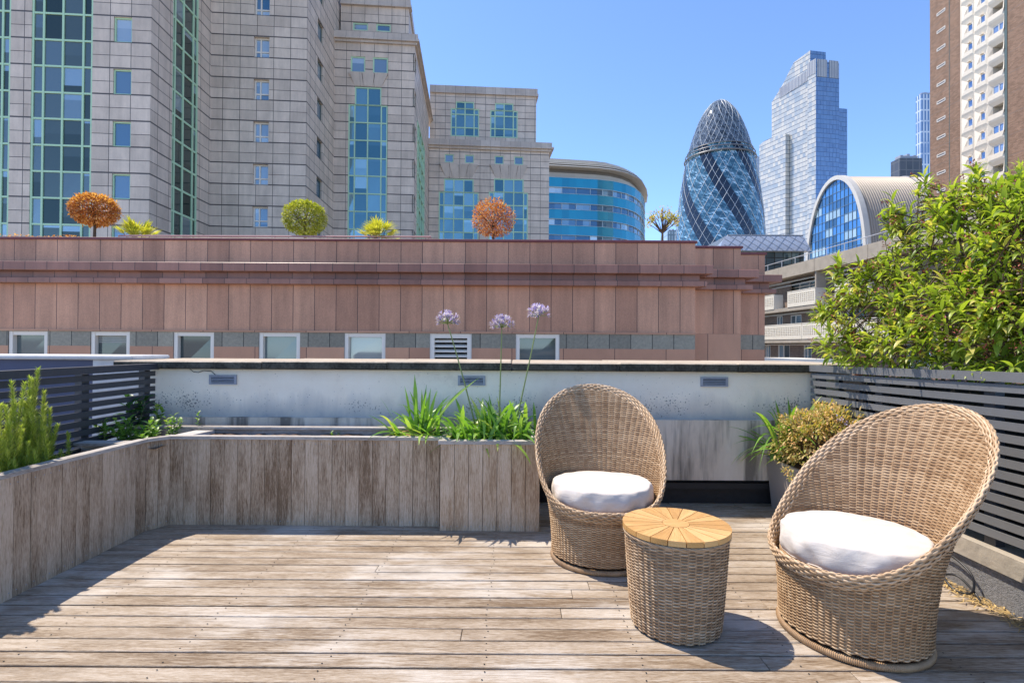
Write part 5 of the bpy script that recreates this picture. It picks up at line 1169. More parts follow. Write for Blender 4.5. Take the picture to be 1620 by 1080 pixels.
for i in range(0, 72, 4):
    for sgn in (0, 1):
        pts = []
        for j in range(0, len(lev)):
            ii = i if sgn == 0 else i + 2.41 * (lev[j] - 131) / 5.0
            r_ = grad(lev[j]) + 0.12; ph_ = phi0 + math.radians(5 * ii - 1.205 * (lev[j] - 131)) + (math.radians(10) if False else 0); pts.append((gx + r_ * math.sin(ph_), GY - r_ * math.cos(ph_), lev[j]))
        gr_.tube(pts[25:], [0.13 if p[2] < 128 else 0.10 for p in pts[25:]], 4, 0, 0.5)
gr_.build('diagonal_grid', simple('white_steel', (0.50, 0.54, 0.56), 0.4), t)
fg = MB()
for i in range(2, 72, 4):
    pts = []
    for j in range(25, len(lev)):
        ii = i + 2.41 * (lev[j] - 131) / 5.0; r_ = grad(lev[j]) + 0.05; ph_ = phi0 + math.radians(5 * ii - 1.205 * (lev[j] - 131)); pts.append((gx + r_ * math.sin(ph_), GY - r_ * math.cos(ph_), lev[j]))
    fg.tube(pts, 0.07, 3, 0, 0.5)
fg.build('fine_grid', simple('pale_steel', (0.45, 0.55, 0.60), 0.4), t)
rb = MB()
for z, o, r_ in ((129.0, 1.1, 0.35), (126.2, 1.0, 0.55), (131.5, 0.5, 0.25)): rb.tube([(gx + (grad(z) + o) * math.sin(a), GY - (grad(z) + o) * math.cos(a), z) for a in [k * PI / 36 for k in range(73)]], r_, 5, 0, 0.5, cap=False)
rb.build('ring_rail', simple('ring_steel', (0.10, 0.11, 0.12), 0.4), t)

# ------------------------------------------------------------------ skyscrapers to the right
def gridglass(name, c1, c2, w, h, mort, joint, rough=0.08, metal=0.5, bias=0.0, floorline=None, phase=(0, 0)):
    m, nt, b = newmat(name, c1, rough, metal, 0.7); t_ = NT(nt); uv = t_.mapping(t_.uv(), (1, 1, 1), (phase[0], phase[1], 0))
    br = t_.node('ShaderNodeTexBrick'); br.offset = 0; br.squash = 1.0
    for k_, v_ in (('Scale', 1.0), ('Brick Width', w), ('Row Height', h), ('Mortar Size', mort), ('Mortar Smooth', 0.0), ('Bias', bias)): br.inputs[k_].default_value = v_
    br.inputs['Color1'].default_value = (*c1, 1); br.inputs['Color2'].default_value = (*c2, 1); br.inputs['Mortar'].default_value = (*joint, 1); t_.link(uv, br.inputs['Vector'])
    c = br.outputs['Color']
    n = t_.noise(t_.mapping(uv, (0.05, 0.09, 1)), 1.0, 3, 0.6); c = t_.mix(t_.ramp(n, [(0.52, g3(0)), (0.66, g3(0.5))]), c, c2)
    if floorline:
        sx = t_.node('ShaderNodeSeparateXYZ'); t_.link(uv, sx.inputs[0]); fr = t_.math('FRACT', t_.math('DIVIDE', sx.outputs[1], floorline[0])); c = t_.mix(t_.math('LESS_THAN', fr, floorline[1]), c, floorline[2])
    t_.link(c, b.inputs['Base Color']); return m
M['sky_left'] = gridglass('tower_pale_panels', (0.66, 0.60, 0.49), (0.28, 0.35, 0.40), 3.0, 4.2, 0.14, (0.46, 0.45, 0.42), 0.2, 0.1, -0.25, (4.2, 0.12, (0.12, 0.13, 0.15)))
M['sky_right'] = gridglass('tower_blue_panels', (0.10, 0.18, 0.31), (0.17, 0.28, 0.43), 1.5, 4.2, 0.12, (0.40, 0.48, 0.58), 0.12, 0.45, 0, (4.2, 0.13, (0.07, 0.12, 0.2)))
M['louvre_dark'] = gridglass('tower_louvres', (0.16, 0.17, 0.20), (0.24, 0.24, 0.26), 1.6, 60, 0.28, (0.55, 0.54, 0.50), 0.4, 0.1)
M['sky_pale'] = simple('tower_pale_strip', (0.42, 0.52, 0.62), 0.2, 0.3)
t = thing('glass_skyscraper', 'tallest pale blue glass skyscraper with stepped slanting top right of the curved tower', 'skyscraper', (265, 490, -13.8))
C0 = xy(1290.5, 473); Ld = Vector((-0.347, 0.938)).normalized(); Rd = Vector((0.985, 0.17)).normalized(); c0 = Vector(C0)
Lp = lambda s: c0 + Ld * s
def Lu(px): return u_on(px, C0, tuple(c0 + Ld * 10), 200)
def Ru(px): return u_on(px, C0, tuple(c0 + Rd * 10), 200)
def zpt(px, py, p): return at_y(px, py, p.y).z
def prism(mb, pts, dirn, depth, m=0, mside=None):
    """closed outline (x,y,z) pushed back along a plan direction"""
    n = len(pts); o = Vector((dirn.x * depth, dirn.y * depth, 0)); P_ = [Vector(p) for p in pts]; mb.poly([tuple(p) for p in P_], m, 0.5); mb.poly([tuple(p + o) for p in P_][::-1], m, 0.5)
    for i in range(n): j = (i + 1) % n; mb.quad(tuple(P_[j]), tuple(P_[i]), tuple(P_[i] + o), tuple(P_[j] + o), m if mside is None else mside, 0.5)
ml = MB(); pts = []
for px, py in ((1277, 80), (1251, 99), (1233, 135), (1227, 145), (1216.5, 162)): p = Lp(Lu(px)) + Rd * 3.0; pts.append((p.x, p.y, zpt(px, py, p)))
pts = [(pts[0][0], pts[0][1], -13.6)] + pts + [(pts[-1][0], pts[-1][1], -13.6)]; prism(ml, pts[::-1], Rd, 16, 0, 1)
# front slab: left return and blue right face
a, b = Lp(Lu(1277.5)), c0; z1, z2 = zpt(1277.5, 103, a), zpt(1290.5, 92.5, b); wq = Ru(1327.5)
e = b + Rd * wq; f = a + Rd * wq; m_ = MB()
m_.quad((a.x, a.y, -13.6), (b.x, b.y, -13.6), (b.x, b.y, z2), (a.x, a.y, z2), 0, 0.5); m_.quad((b.x, b.y, -13.6), (e.x, e.y, -13.6), (e.x, e.y, z2 - 2), (b.x, b.y, z2 - 2), 1, 0.5)
m_.quad((e.x, e.y, -13.6), (f.x, f.y, -13.6), (f.x, f.y, z2 - 2), (e.x, e.y, z2 - 2), 1, 0.5); m_.poly([(a.x, a.y, z2 - 2.1), (b.x, b.y, z2 - 2.1), (e.x, e.y, z2 - 2.1), (f.x, f.y, z2 - 2.1)], 1, 0.5)
g0 = e - Ld * -4.0; wr2 = Ru(1343.5); h0 = b + Rd * (wq - 0.1) + Ld * 2.0; h1 = b + Rd * wr2 + Ld * 2.0; zlow = zpt(1335, 171, h0)
m_.quad((h0.x, h0.y, -13.6), (h1.x, h1.y, -13.6), (h1.x, h1.y, zlow), (h0.x, h0.y, zlow), 1, 0.5); h2 = h1 + Ld * 25; h3 = h0 + Ld * 25; m_.quad((h1.x, h1.y, -13.6), (h2.x, h2.y, -13.6), (h2.x, h2.y, zlow), (h1.x, h1.y, zlow), 1, 0.5); m_.poly([(q.x, q.y, zlow) for q in (h0, h1, h2, h3)], 1, 0.5)
ml.f += []; ml.build('slanted_slab', [M['sky_left'], M['sky_right']], t); m_.build('corner_slab', [M['sky_left'], M['sky_right']], t)
lv = MB()
def lq(p, q, z0, z1, n, m=0):
    o = n * 0.35; lv.hexa([(p.x + o.x, p.y + o.y, z0), (q.x + o.x, q.y + o.y, z0), (q.x, q.y, z0), (p.x, p.y, z0), (p.x + o.x, p.y + o.y, z1), (q.x + o.x, q.y + o.y, z1), (q.x, q.y, z1), (p.x, p.y, z1)], m, 0.5)
nR = Vector((Rd.y, -Rd.x)); nL = Vector((-Ld.y, Ld.x)) * 1.0
if nL.y > 0: nL = -nL
for (pa, pb) in ((1292.5, 1308), (1311.5, 1326)): lq(c0 + Rd * Ru(pa), c0 + Rd * Ru(pb), zpt(1300, 121, c0), z2 - 0.5, nR)
lq(a, b, z2 - 13, z2 - 0.5, nL)
p_, q_ = Lp(Lu(1273)) + Rd * 3, Lp(Lu(1229)) + Rd * 3; lv.hexa([tuple((*(v + nL * w_), z)) for (z_a, z_b) in ((0, 0),) for (v, w_, z) in ((q_, 0.4, zpt(1229, 156, q_)), (p_, 0.4, zpt(1273, 128, p_)), (p_, 0, zpt(1273, 128, p_)), (q_, 0, zpt(1229, 156, q_)), (q_, 0.4, zpt(1229, 140, q_)), (p_, 0.4, zpt(1273, 112, p_)), (p_, 0, zpt(1273, 112, p_)), (q_, 0, zpt(1229, 140, q_)))], 0, 0.5)
lv.build('louvre_panel', M['louvre_dark'], t)
lw = MB(); pts = []
for px, py in ((1245, 212), (1236, 213.5), (1222, 218), (1210, 224), (1203.5, 230)): p = Lp(Lu(px)) - Rd * 1.5; pts.append((p.x, p.y, zpt(px, py, p)))
pts = [(pts[0][0], pts[0][1], -13.6)] + pts + [(pts[-1][0], pts[-1][1], -13.6)]; prism(lw, pts[::-1], Rd, 4.0); lw.build('curved_low_slab', M['sky_left'], t)
def tower_box(name, label, px0, px1, ytop, Y, dep, mat, cat='tower', roof=None):
    a, b = xy(px0, Y)[0], xy(px1, Y)[0]; z = at_y((px0 + px1) / 2, ytop, Y).z; t = thing(name, label, cat, ((a + b) / 2, Y, -13.8)); mb = MB(); mb.box((a, Y, -13.6), (b, Y + dep, z)); mb.build('facade', mat, t)
    rb = MB(); rb.box((a + 1, Y + 1, z + 0.001), (b - 1, Y + dep - 1, z + 1.2)); 
    for k in range(3): x = a + (b - a) * (0.2 + 0.3 * k); rb.box((x, Y + 2, z + 1.2), (x + (b - a) * 0.12, Y + 5, z + 1.9 + 0.5 * (k % 2)))
    rb.build('roof_plant', M['vent'], t); return t
tower_box('distant_tower', 'thin grey sliver of a distant tower between the curved tower and the skyscraper', 1190, 1207, 249, 620, 30, gridglass('dist_grey', (0.36, 0.42, 0.50), (0.46, 0.50, 0.56), 3, 4, 0.4, (0.3, 0.33, 0.38), 0.3, 0.1))
tower_box('slender_tower', 'slender blue tower with white grid beside the brown brick tower', 1457.5, 1500, 149, 300, 4, gridglass('slim_grid', (0.10, 0.19, 0.34), (0.16, 0.26, 0.42), 1.75, 6.2, 0.42, (0.62, 0.66, 0.68), 0.2, 0.2))
tower_box('dark_block', 'dark grey office block left of the slender blue tower', 1423.5, 1459, 250, 210, 5, gridglass('dark_block_skin', (0.035, 0.038, 0.045), (0.07, 0.07, 0.08), 2.6, 3.6, 0.18, (0.11, 0.105, 0.10), 0.4, 0.0), 'building')
tower_box('distant_block', 'pale blue distant block low behind the sparse tree beside the curved tower', 1056, 1074, 366, 420, 20, gridglass('pale_block_skin', (0.4, 0.5, 0.56), (0.5, 0.6, 0.65), 2.2, 30, 0.5, (0.2, 0.27, 0.32), 0.3, 0.1), 'building')

# low silver diagrid hall
t = thing('silver_hall', 'low silver hall with diamond patterned roof edge under the curved tower', 'building', (48, 100, -13.8))
X0, X1 = xy(1150, 100)[0], xy(1277.5, 100)[0]; zt_, zb2 = at_y(1220, 369.5, 100).z, at_y(1220, 398.5, 100).z
mb = MB(); ns = 8; prf = [(100 + 1.2 * (1 - math.sin(i / ns * PI / 2 * 1.0)) ** 1 * -1 + 1.6 * (i / ns) ** 2, zb2 + (zt_ - zb2) * i / ns) for i in range(ns + 1)]
for i in range(ns): (ya_, za_), (yb_, zb__) = prf[i], prf[i + 1]; s0, s1 = (i / ns) ** 2 * 2.2, ((i + 1) / ns) ** 2 * 2.2; mb.quad((X0 - 1.5 + s0, ya_, za_), (X1, ya_, za_), (X1, yb_, zb__), (X0 - 1.5 + s1, yb_, zb__))
mb.poly([(X0 - 1.5 + 2.2, prf[-1][0], zt_), (X1, prf[-1][0], zt_), (X1, 118, zt_), (X0 + 1, 118, zt_)]); mb.poly([(X0 - 1.5, prf[0][0], zb2)] + [(X0 + 1, 118, zb2), (X1, 118, zb2), (X1, prf[0][0], zb2)]); mb.quad((X0 + 1, 118, zb2), (X0 - 1.5, prf[0][0], zb2), (X0 + .7, prf[-1][0], zt_), (X0 + 1, 118, zt_)); mb.quad((X1, prf[0][0], zb2), (X1, 118, zb2), (X1, 118, zt_), (X1, prf[-1][0], zt_))
mb.build('roof_shell', simple('silver_shell', (0.50, 0.53, 0.56), 0.25, 0.5, 0.15, 0.3), t, smooth=False)
mb = MB(); hgt = zt_ - zb2; step = 1.9
k = X0 - 3
while k < X1 + 1:
    for sg in (1, -1):
        pts = []
        for i in range(ns + 1):
            x = k + sg * (i / ns - 0.5) * step * 1.9
            if X0 - 1.4 + (i / ns) ** 2 * 2.2 <= x <= X1: pts.append((x, prf[i][0] - 0.04, prf[i][1]))
        if len(pts) > 1: mb.tube(pts, 0.05, 4)
    k += step
mb.tube([(X0 + .7, prf[-1][0] - .05, zt_), (X1, prf[-1][0] - .05, zt_)], 0.12, 5); mb.build('diagonal_ribs', simple('rib_grey', (0.25, 0.28, 0.31), 0.4, 0.3), t)
mb = MB(); mb.box((X0 + 2, 100.3, -13.6), (X1 - .5, 117, zb2 - .01)); mb.build('glass_base', gridglass('hall_base', (0.03, 0.07, 0.09), (0.12, 0.2, 0.25), 1.6, 1.3, 0.08, (0.02, 0.03, 0.03), 0.05, 0.4), t)

# ------------------------------------------------------------------ vaulted hall with glass end
random.seed(9)
XV = 73.3; Yn, Yf = XV * 840 / (1371 - 810), XV * 840 / (1277 - 810); yc = (Yn + Yf) / 2; hw_ = (Yf - Yn) / 2
zap = at_x(1333, 275.5, XV).z; zb0 = 18.0
t = thing('vaulted_hall', 'arched building with ribbed barrel roof and reflecting blue glass end wall above the brick flats', 'building', (XV, yc, -13.8))
NA = 40
def arch(f, o=0.0):   # f 0..1 from near foot to far foot
    a = PI * f; return (yc - (hw_ + o) * math.cos(a) , zb0 + (zap + o - zb0) * math.sin(a) ** 0.86)
A_ = [(Yn, -13.6)] + [arch(i / NA) for i in range(NA + 1)] + [(Yf, -13.6)]
rf = MB(); XE = XV + 70; nrib = 130
Lr = XE - XV; 
for k in range(nrib):
    xa_, xb_, xc_, xd_ = [XV + 0.6 + (Lr - .6) * (k + q) / nrib for q in (0, 0.30, 0.5, 0.80)]; xe_ = XV + 0.6 + (Lr - .6) * (k + 1) / nrib
    for i in range(len(A_) - 1):
        f0, f1 = (i - 1) / NA, i / NA; (y0, z0), (y1, z1) = A_[i], A_[i + 1]
        o = 0.16; ny, nz = (y0 + y1) / 2 - yc, ((z0 + z1) / 2 - zb0) * 0.8 if z0 > zb0 - 1 else 0; l = math.hypot(ny, nz) or 1; ny, nz = ny / l * o, nz / l * o
        rf.quad((xa_, y0, z0), (xb_, y0, z0), (xb_, y1, z1), (xa_, y1, z1), 0, 0.5); rf.quad((xb_, y0, z0), (xc_, y0 + ny, z0 + nz), (xc_, y1 + ny, z1 + nz), (xb_, y1, z1), 0, 0.5)
        rf.quad((xc_, y0 + ny, z0 + nz), (xd_, y0 + ny, z0 + nz), (xd_, y1 + ny, z1 + nz), (xc_, y1 + ny, z1 + nz), 0, 0.5); rf.quad((xd_, y0 + ny, z0 + nz), (xe_, y0, z0), (xe_, y1, z1), (xd_, y1 + ny, z1 + nz), 0, 0.5)
rf.build('ribbed_roof', simple('roof_metal', (0.38, 0.32, 0.25), 0.5, 0.1, 0.1), t)
rimb = MB()
def hoop(mb, x0, x1, o0, o1):
    for i in range(NA):
        (ya_, za_), (yb_, zb__) = arch(i / NA, o0), arch((i + 1) / NA, o0); (yc_, zc_), (yd_, zd_) = arch(i / NA, o1), arch((i + 1) / NA, o1)
        mb.hexa([(x0, ya_, za_), (x0, yb_, zb__), (x0, yd_, zd_), (x0, yc_, zc_), (x1, ya_, za_), (x1, yb_, zb__), (x1, yd_, zd_), (x1, yc_, zc_)], 0, 0.5)
    for s_, yy in ((0, Yn), (1, Yf)):
        sg = -1 if s_ == 0 else 1; mb.box((x0, min(yy + sg * o0, yy + sg * o1), -13.6), (x1, max(yy + sg * o0, yy + sg * o1), zb0))
hoop(rimb, XV - 0.35, XV + 0.8, -0.55, 0.38); rimb.build('arch_rim', simple('cream_arch', (0.62, 0.57, 0.48), 0.5, 0, 0.06), t)
sm_ = MB()
for q in (14.5, 33, 52): hoop(sm_, XV + q, XV + q + 0.3, 0.10, 0.30)
sm_.build('roof_seam', simple('seam', (0.55, 0.52, 0.47), 0.4, 0.2), t)
gw_ = MB(); fm_ = MB(); NY = 15; zrow = zb0 - 12
ys = [Yn + 0.5 + (Yf - Yn - 1) * i / NY for i in range(NY + 1)]
def topz(y):
    c_ = (yc - y) / hw_; c_ = max(-1, min(1, c_)); return zb0 + (zap - 0.5 - zb0) * max(0, math.sin(math.acos(c_))) ** 0.86
while zrow < zap:
    for i in range(NY):
        y0, y1 = ys[i], ys[i + 1]; t0, t1 = topz(y0), topz(y1); z0, z1 = zrow, zrow + 1.9
        a0, a1 = min(z0, t0), min(z0, t1); b0, b1 = min(z1, t0), min(z1, t1)
        if b0 - a0 < 0.02 and b1 - a1 < 0.02: continue
        dx = random.uniform(-.01, .01); rw = int(round((zrow - zb0 + 12) / 1.9)); hsh = math.sin(rw * 3.7 + i * 0.55) + 0.6 * math.sin(rw * 1.3 - i * 0.35 + 1); rv_ = 0.93 + random.uniform(-.07, .07) if (hsh > 0.75 and zrow < zap - 6) else (0.12 + random.uniform(-.1, .1) if hsh < -0.1 and (i > 3 or zrow < 26) else 0.55 + random.uniform(-.12, .12)); gw_.quad((XV + .1 + dx, y1, a1), (XV + .1, y0, a0), (XV + .1 + dx, y0, b0), (XV + .1, y1, b1), 0, rv_)  # pane tones paint in reflections: beige bands and dark blue areas
        fm_.box((XV, y0 - .045, min(a0, a1)), (XV + .09, y0 + .045, max(b0, a0 + .01)))
    tmax = [y for y in [Yn + .5 + (Yf - Yn - 1) * i / 60 for i in range(61)] if topz(y) > zrow]
    if tmax: fm_.box((XV + .002, min(tmax), zrow - .05), (XV + .088, max(tmax), zrow + .05))
    zrow += 1.9
gw_.build('glass_end', glassy('vault_glass', (0.03, 0.12, 0.22), (0.4, 0.5, 0.5), 0.02, 0.5, 0, [(0.0, (0.03, 0.09, 0.15)), (0.35, (0.07, 0.22, 0.42)), (0.72, (0.10, 0.30, 0.55)), (0.86, (0.42, 0.50, 0.47)), (1.0, (0.55, 0.60, 0.54))]), t); fm_.build('glazing_bars', simple('vault_bars', (0.12, 0.2, 0.27), 0.4), t)

# ------------------------------------------------------------------ brown brick residential tower
random.seed(33)
T0, T1 = (66.0, 83.8), (66.4, 57.0); dT, nT, LT = frame2(T0, T1)
M['brick'] = panels('brown_brick', (0.21, 0.12, 0.07), (0.31, 0.185, 0.115), 0.45, 0.15, 0.012, (0.20, 0.155, 0.125), (2.76, 50.4 - 1.38, 0.06), 40, 0.85, 0.2, 0.5, 0.2)
M['precast'] = simple('cream_precast', (0.78, 0.68, 0.53), 0.75, 0, 0.08, 2)
t = thing('residential_tower', 'tall brown brick residential tower with cream precast window bays at the right edge', 'tower', (75, 70, -13.8))
UT = lambda px: u_on(px, T0, T1, 150)
FZ = [50.4 + 2.76 * k for k in range(-17, 4)]
cols = [(1521, 1541.5, 1529, 1537.5, 0.55), (1541.5, 1563, 1549, 1557.5, 0.55), (1563, 1589, 1567, 1587.5, 0.85)]
slits = [(UT(1482.5), UT(1496), z - 0.22, z + 0.24) for z in FZ]
wb = MB(); wu0, wu1 = UT(1521), UT(1590)
wall_grid(wb, T0, T1, -13.6, 62, slits + [(wu0, wu1, FZ[0] - 1.38, 62)], 0.0)
wb.obox(T0, dT, nT, 0.0, LT, -13.6, 61.9, -16, -1.7, 0, 0.5); wb.obox(T0, dT, nT, UT(1501.6), UT(1502.4), -13.6, 62, -.02, 0.02, 1, 0.5)
wb.quad((T0[0] + 16, T0[1], -13.6), (T0[0], T0[1], -13.6), (T0[0], T0[1], 62), (T0[0] + 16, T0[1], 62), 0, .5); wb.obox(T0, dT, nT, wu1, wu1 + 0.35, -13.6, 62, 0.002, 0.06, 1, 0.5)
wb.build('brick_wall', [M['brick'], M['dark_frame']], t)
pc = MB(); Pq = lambda u, w, z: (T0[0] + dT.x * u + nT.x * w, T0[1] + dT.y * u + nT.y * w, z)
wg = glassy('flat_glass', (0.14, 0.24, 0.42), (0.3, 0.38, 0.5), 0.04, 0.35)
for zc in FZ:
    if zc > 60: continue
    for ci, (p0, p1, q0, q1, hz) in enumerate(cols):
        a, b, c, d = UT(p0), UT(p1), UT(q0), UT(q1); zb_2, zt2 = zc - 1.38, zc + 1.38; wz0, wz1 = zc - (0.45 if ci < 2 else 0.35), zc + (0.70 if ci < 2 else 0.85); rec = -0.22 if ci < 2 else -0.35
        e = 0.03
        A = [(a, zb_2), (b, zb_2), (b, zt2), (a, zt2)]; I = [(c, wz0), (d, wz0), (d, wz1), (c, wz1)]
        sill = 0.16
        # apron swelling outwards below the window, reveals running back to it
        am = [(a + 0.25, zb_2 + 0.25), (b - 0.25, zb_2 + 0.25)]
        pc.quad(Pq(a, 0, zb_2), Pq(b, 0, zb_2), Pq(b - .2, 0.12, zb_2 + .30), Pq(a + .2, 0.12, zb_2 + .30), 0, .5)
        pc.quad(Pq(a + .2, .12, zb_2 + .30), Pq(b - .2, .12, zb_2 + .30), Pq(d + .25, sill, wz0 - .05), Pq(c - .25, sill, wz0 - .05), 0, .5)
        pc.quad(Pq(c - .25, sill, wz0 - .05), Pq(d + .25, sill, wz0 - .05), Pq(d, rec, wz0), Pq(c, rec, wz0), 0, .5)
        pc.poly([Pq(a, 0, zb_2), Pq(a + .2, .12, zb_2 + .30), Pq(c - .25, sill, wz0 - .05), Pq(c, rec, wz0), Pq(c, rec, wz1), Pq(a, 0, zt2)], 0, .5)
        pc.poly([Pq(b, 0, zb_2), Pq(b, 0, zt2), Pq(d, rec, wz1), Pq(d, rec, wz0), Pq(d + .25, sill, wz0 - .05), Pq(b - .2, .12, zb_2 + .30)], 0, .5)
        pc.quad(Pq(c, rec, wz1), Pq(d, rec, wz1), Pq(b, 0, zt2), Pq(a, 0, zt2), 0, .5)
        if zc > 22:
            if ci < 2 or random.random() < 0.35:
                us_ = [c, d] if ci < 2 else [c, (c + d) / 2, d]; window(t, (T0[0] + nT.x * rec, T0[1] + nT.y * rec), (T1[0] + nT.x * rec, T1[1] + nT.y * rec), [(c, d, wz0, wz1)], us_, [wz0, wz1], 0.11, 0.02, M['white_frame'], wg, fd=0.07)
                if ci < 2: pc.obox(T0, dT, nT, c + .1, d - .3, wz1 + .02, wz1 + .10, rec, rec + 0.35, 0, .5)
            else:
                lo_ = MB(); lo_.obox(T0, dT, nT, c, d, wz0, wz1, rec - 1.05, rec - 1.0, 0, .5); lo_.obox(T0, dT, nT, c + (d - c) * 0.62, c + (d - c) * .9, wz0, wz1 - .25, rec - 0.99, rec - 0.95, 1, .5); lo_.obox(T0, dT, nT, c - 0.02, c + .0, wz0, wz1, rec - 1, rec, 0, .5); lo_.obox(T0, dT, nT, c, d, wz0 - .06, wz0 - .02, rec - 1, rec, 0, .5); lo_.obox(T0, dT, nT, c, d, wz1 + .02, wz1 + .06, rec - 1, rec, 0, .5)
                lo_.build('loggia', [simple('loggia_wall', (0.45, 0.42, 0.36), 0.8) if 'loggia_wall' not in bpy.data.materials else bpy.data.materials['loggia_wall'], M['dark_frame']], t)
pc.obox(T0, dT, nT, wu0 - .12, wu0, -13.6, 62, -0.1, 0.05, 0, .5)
pc.build('precast_bay', M['precast'], t)
for z in slits:
    if z[2] > 20: window(t, T0, T1, [z], [z[0], z[1]], [z[2], z[3]], 0.10, 0.03, M['white_frame'], simple('slit_panel', (0.30, 0.27, 0.25), 0.6) if 'slit_panel' not in bpy.data.materials else bpy.data.materials['slit_panel'], name='slit_window', fd=0.09)

# ------------------------------------------------------------------ low brick flats with perforated balconies
random.seed(44)
E0, Ee = (23.1, 57.0), (24.7, 25.0); dE2, nE2, LE2 = frame2(E0, Ee); UE = lambda px: u_on(px, E0, Ee, 480)
E0b = (E0[0] - nE2.x * .85, E0[1] - nE2.y * .85); Eeb = (Ee[0] - nE2.x * .85, Ee[1] - nE2.y * .85); UB = lambda px: u_on(px, E0b, Eeb, 480)
M['brick2'] = panels('buff_brick', (0.20, 0.135, 0.095), (0.30, 0.21, 0.15), 0.225, 0.075, 0.008, (0.26, 0.22, 0.18), None, 40, 0.85, 0.2, 0.5, 0.1)
M['conc2'] = simple('weathered_concrete', (0.40, 0.35, 0.28), 0.85, 0, 0.35, 1.5, 0.3, 20)
M['white_conc'] = simple('white_balcony', (0.76, 0.70, 0.58), 0.7, 0, 0.1, 3)
t = thing('brick_flats', 'low brick flats with white perforated balconies and concrete roof edge right of the granite building', 'building', (30, 40, -13.8))
zf1, zf0 = 8.25, 7.25
b2 = MB(); recess = (UB(1250), UB(1290), 4.7, 7.0)
wf = [(UB(1229), UB(1238), 2.55, 4.1), (UB(1250.5), UB(1268), 2.7, 4.05), (UB(1211), UB(1219), -0.15, 1.5), (UB(1231), UB(1249.5), -0.3, 1.5), (UB(1271.5), UB(1284), -0.3, 1.5), (UB(1296), UB(1330), 2.7, 4.05), (UB(1340), UB(1372), 2.7, 4.05)]
up = [recess, (UB(1325), UB(1365), 4.7, 6.9)]
wall_grid(b2, E0b, Eeb, -13.6, zf0, wf + up, 0.12); b2.obox(E0, dE2, nE2, 0, LE2, -13.6, zf1 - .2, -14, -3.0, 0, .5); b2.build('brick_wall', M['brick2'], t)
gl_ = glassy('flats_glass', (0.05, 0.08, 0.09), (0.25, 0.34, 0.38), 0.04, 0.3)
for r in wf: window(t, E0b, Eeb, [r], [r[0], r[0] + (r[1] - r[0]) * .45, r[1]], [r[2], r[3]], 0.10, 0.1, M['white_frame'], gl_)
for r in up:
    q0 = (E0b[0] - nE2.x * .6, E0b[1] - nE2.y * .6); q1 = (Eeb[0] - nE2.x * .6, Eeb[1] - nE2.y * .6); L_ = r[1] - r[0]
    window(t, q0, q1, [(r[0] - 1, r[1], 5.0, 6.9)], [r[0] - 1, r[0] + L_ * .15, r[0] + L_ * .55, r[0] + L_ * .8, r[1]], [5.0, 6.5, 6.9], 0.10, 0.0, M['white_frame'], gl_)
sl2 = MB()
ed = [0.0, UE(1232), UE(1289), UE(1374), LE2]
for a, b in zip(ed[:-1], ed[1:]): sl2.obox(E0, dE2, nE2, a + .02, b - .02, zf0, zf1, -2.0, 0.05, 0, .5)
sl2.obox(E0, dE2, nE2, 0, LE2, zf1 - .25, zf1 + 0.02, -13.9, -2.01, 0, .5)
for zz in (4.35, 1.62): sl2.obox(E0, dE2, nE2, 0, LE2, zz, zz + 0.30, -2.0, -0.02, 0, .5)
for px in (1289, 1374): u = UE(px); sl2.obox(E0, dE2, nE2, u - .08, u + .08, 4.655, zf0 - .005, -1.0, -0.06, 0, .5)
sl2.build('concrete_slab', M['conc2'], t)
tr_ = MB()
for z0, z1 in ((zf0 - .32, zf0 - .2), (4.12, 4.25), (1.42, 1.52), (6.62, 6.70)): tr_.obox(E0b, dE2, nE2, 0, LE2, z0, z1, 0.0, 0.06, 0, .5)
tr_.build('white_trim', M['white_frame'], t)
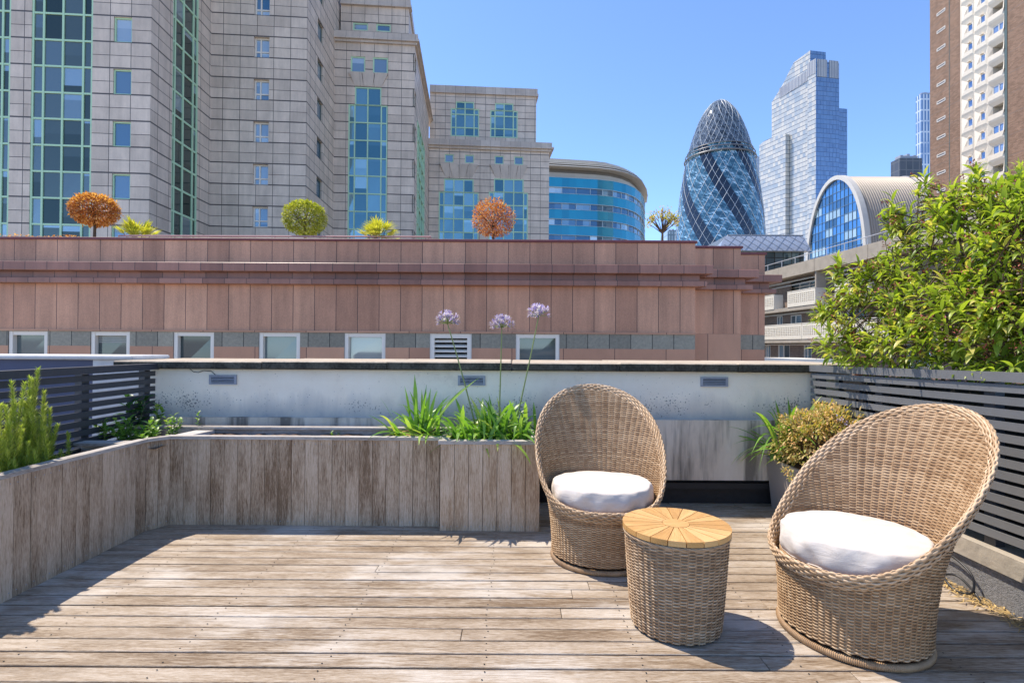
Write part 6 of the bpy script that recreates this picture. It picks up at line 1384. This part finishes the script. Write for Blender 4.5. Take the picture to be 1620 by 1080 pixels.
def balcony(u0, u1, z0, z1):
    bb = MB(); p0 = (E0[0] + nE2.x * .02, E0[1] + nE2.y * .02); p1 = (Ee[0] + nE2.x * .02, Ee[1] + nE2.y * .02); a = u0 + .12
    holes = []; L_ = u1 - u0 - .24; nx = int(L_ / 0.27); nz = 5
    for i in range(nx):
        for j in range(nz): x = a + L_ * (i + .5) / nx; z = z0 + .28 + (z1 - z0 - .5) * (j + .5) / nz; holes.append((x - .075, x + .075, z - .045, z + .045))
    q0 = (p0[0] + dE2.x * u0, p0[1] + dE2.y * u0); q1 = (p0[0] + dE2.x * u1, p0[1] + dE2.y * u1); hl = [(h[0] - u0, h[1] - u0, h[2], h[3]) for h in holes]
    wall_grid(bb, q0, q1, z0, z1, hl, 0.10); bb.obox(p0, dE2, nE2, u0, u1, z1, z1 + .05, -.12, .02, 0, .5); bb.obox(p0, dE2, nE2, u0, u1, z0 - .001, z0 + .02, -.11, -.005, 0, .5)
    bb.obox(p0, dE2, nE2, u0 - .01, u0 + .1, z0, z1, -0.86, -.005, 0, .5); bb.obox(p0, dE2, nE2, u1 - .1, u1 + .01, z0, z1, -0.86, -.005, 0, .5)
    bb.build('balcony', M['white_conc'], t)
balcony(UE(1246), UE(1290), 4.66, 5.95); balcony(UE(1195), UE(1224.5), 4.66, 5.95); balcony(UE(1321), UE(1374), 4.66, 5.95)
balcony(UE(1190), UE(1268.5), 1.93, 3.2); balcony(UE(1269.2), UE(1330), 1.93, 3.2); balcony(UE(1331), UE(1400), 1.93, 3.2)
ra = MB(); 
for z in (zf1 + .55, ): 
    q = Pq
    P2 = lambda u, w, z: (E0[0] + dE2.x * u + nE2.x * w, E0[1] + dE2.y * u + nE2.y * w, z); ra.tube([P2(0, -.1, z), P2(LE2, -.1, z)], 0.03, 6)
    for px in (1213, 1235, 1256, 1279, 1306, 1334, 1370, 1404): u = UE(px); ra.tube([P2(u, -.1, zf1), P2(u, -.1, z)], 0.028, 5)
ra.build('handrail', simple('rail_grey', (0.5, 0.5, 0.5), 0.4), t)
lowp = MB(); lowp.box((8.6, 18.5, -1.2), (11.2, 21, at_y(1240, 567.5, 18.5).z)); tag(lowp.build('low_parapet', M['white_conc'], None, (15, 19, -13.8)), 'low pale parapet just above the coping right of the granite building', 'wall')
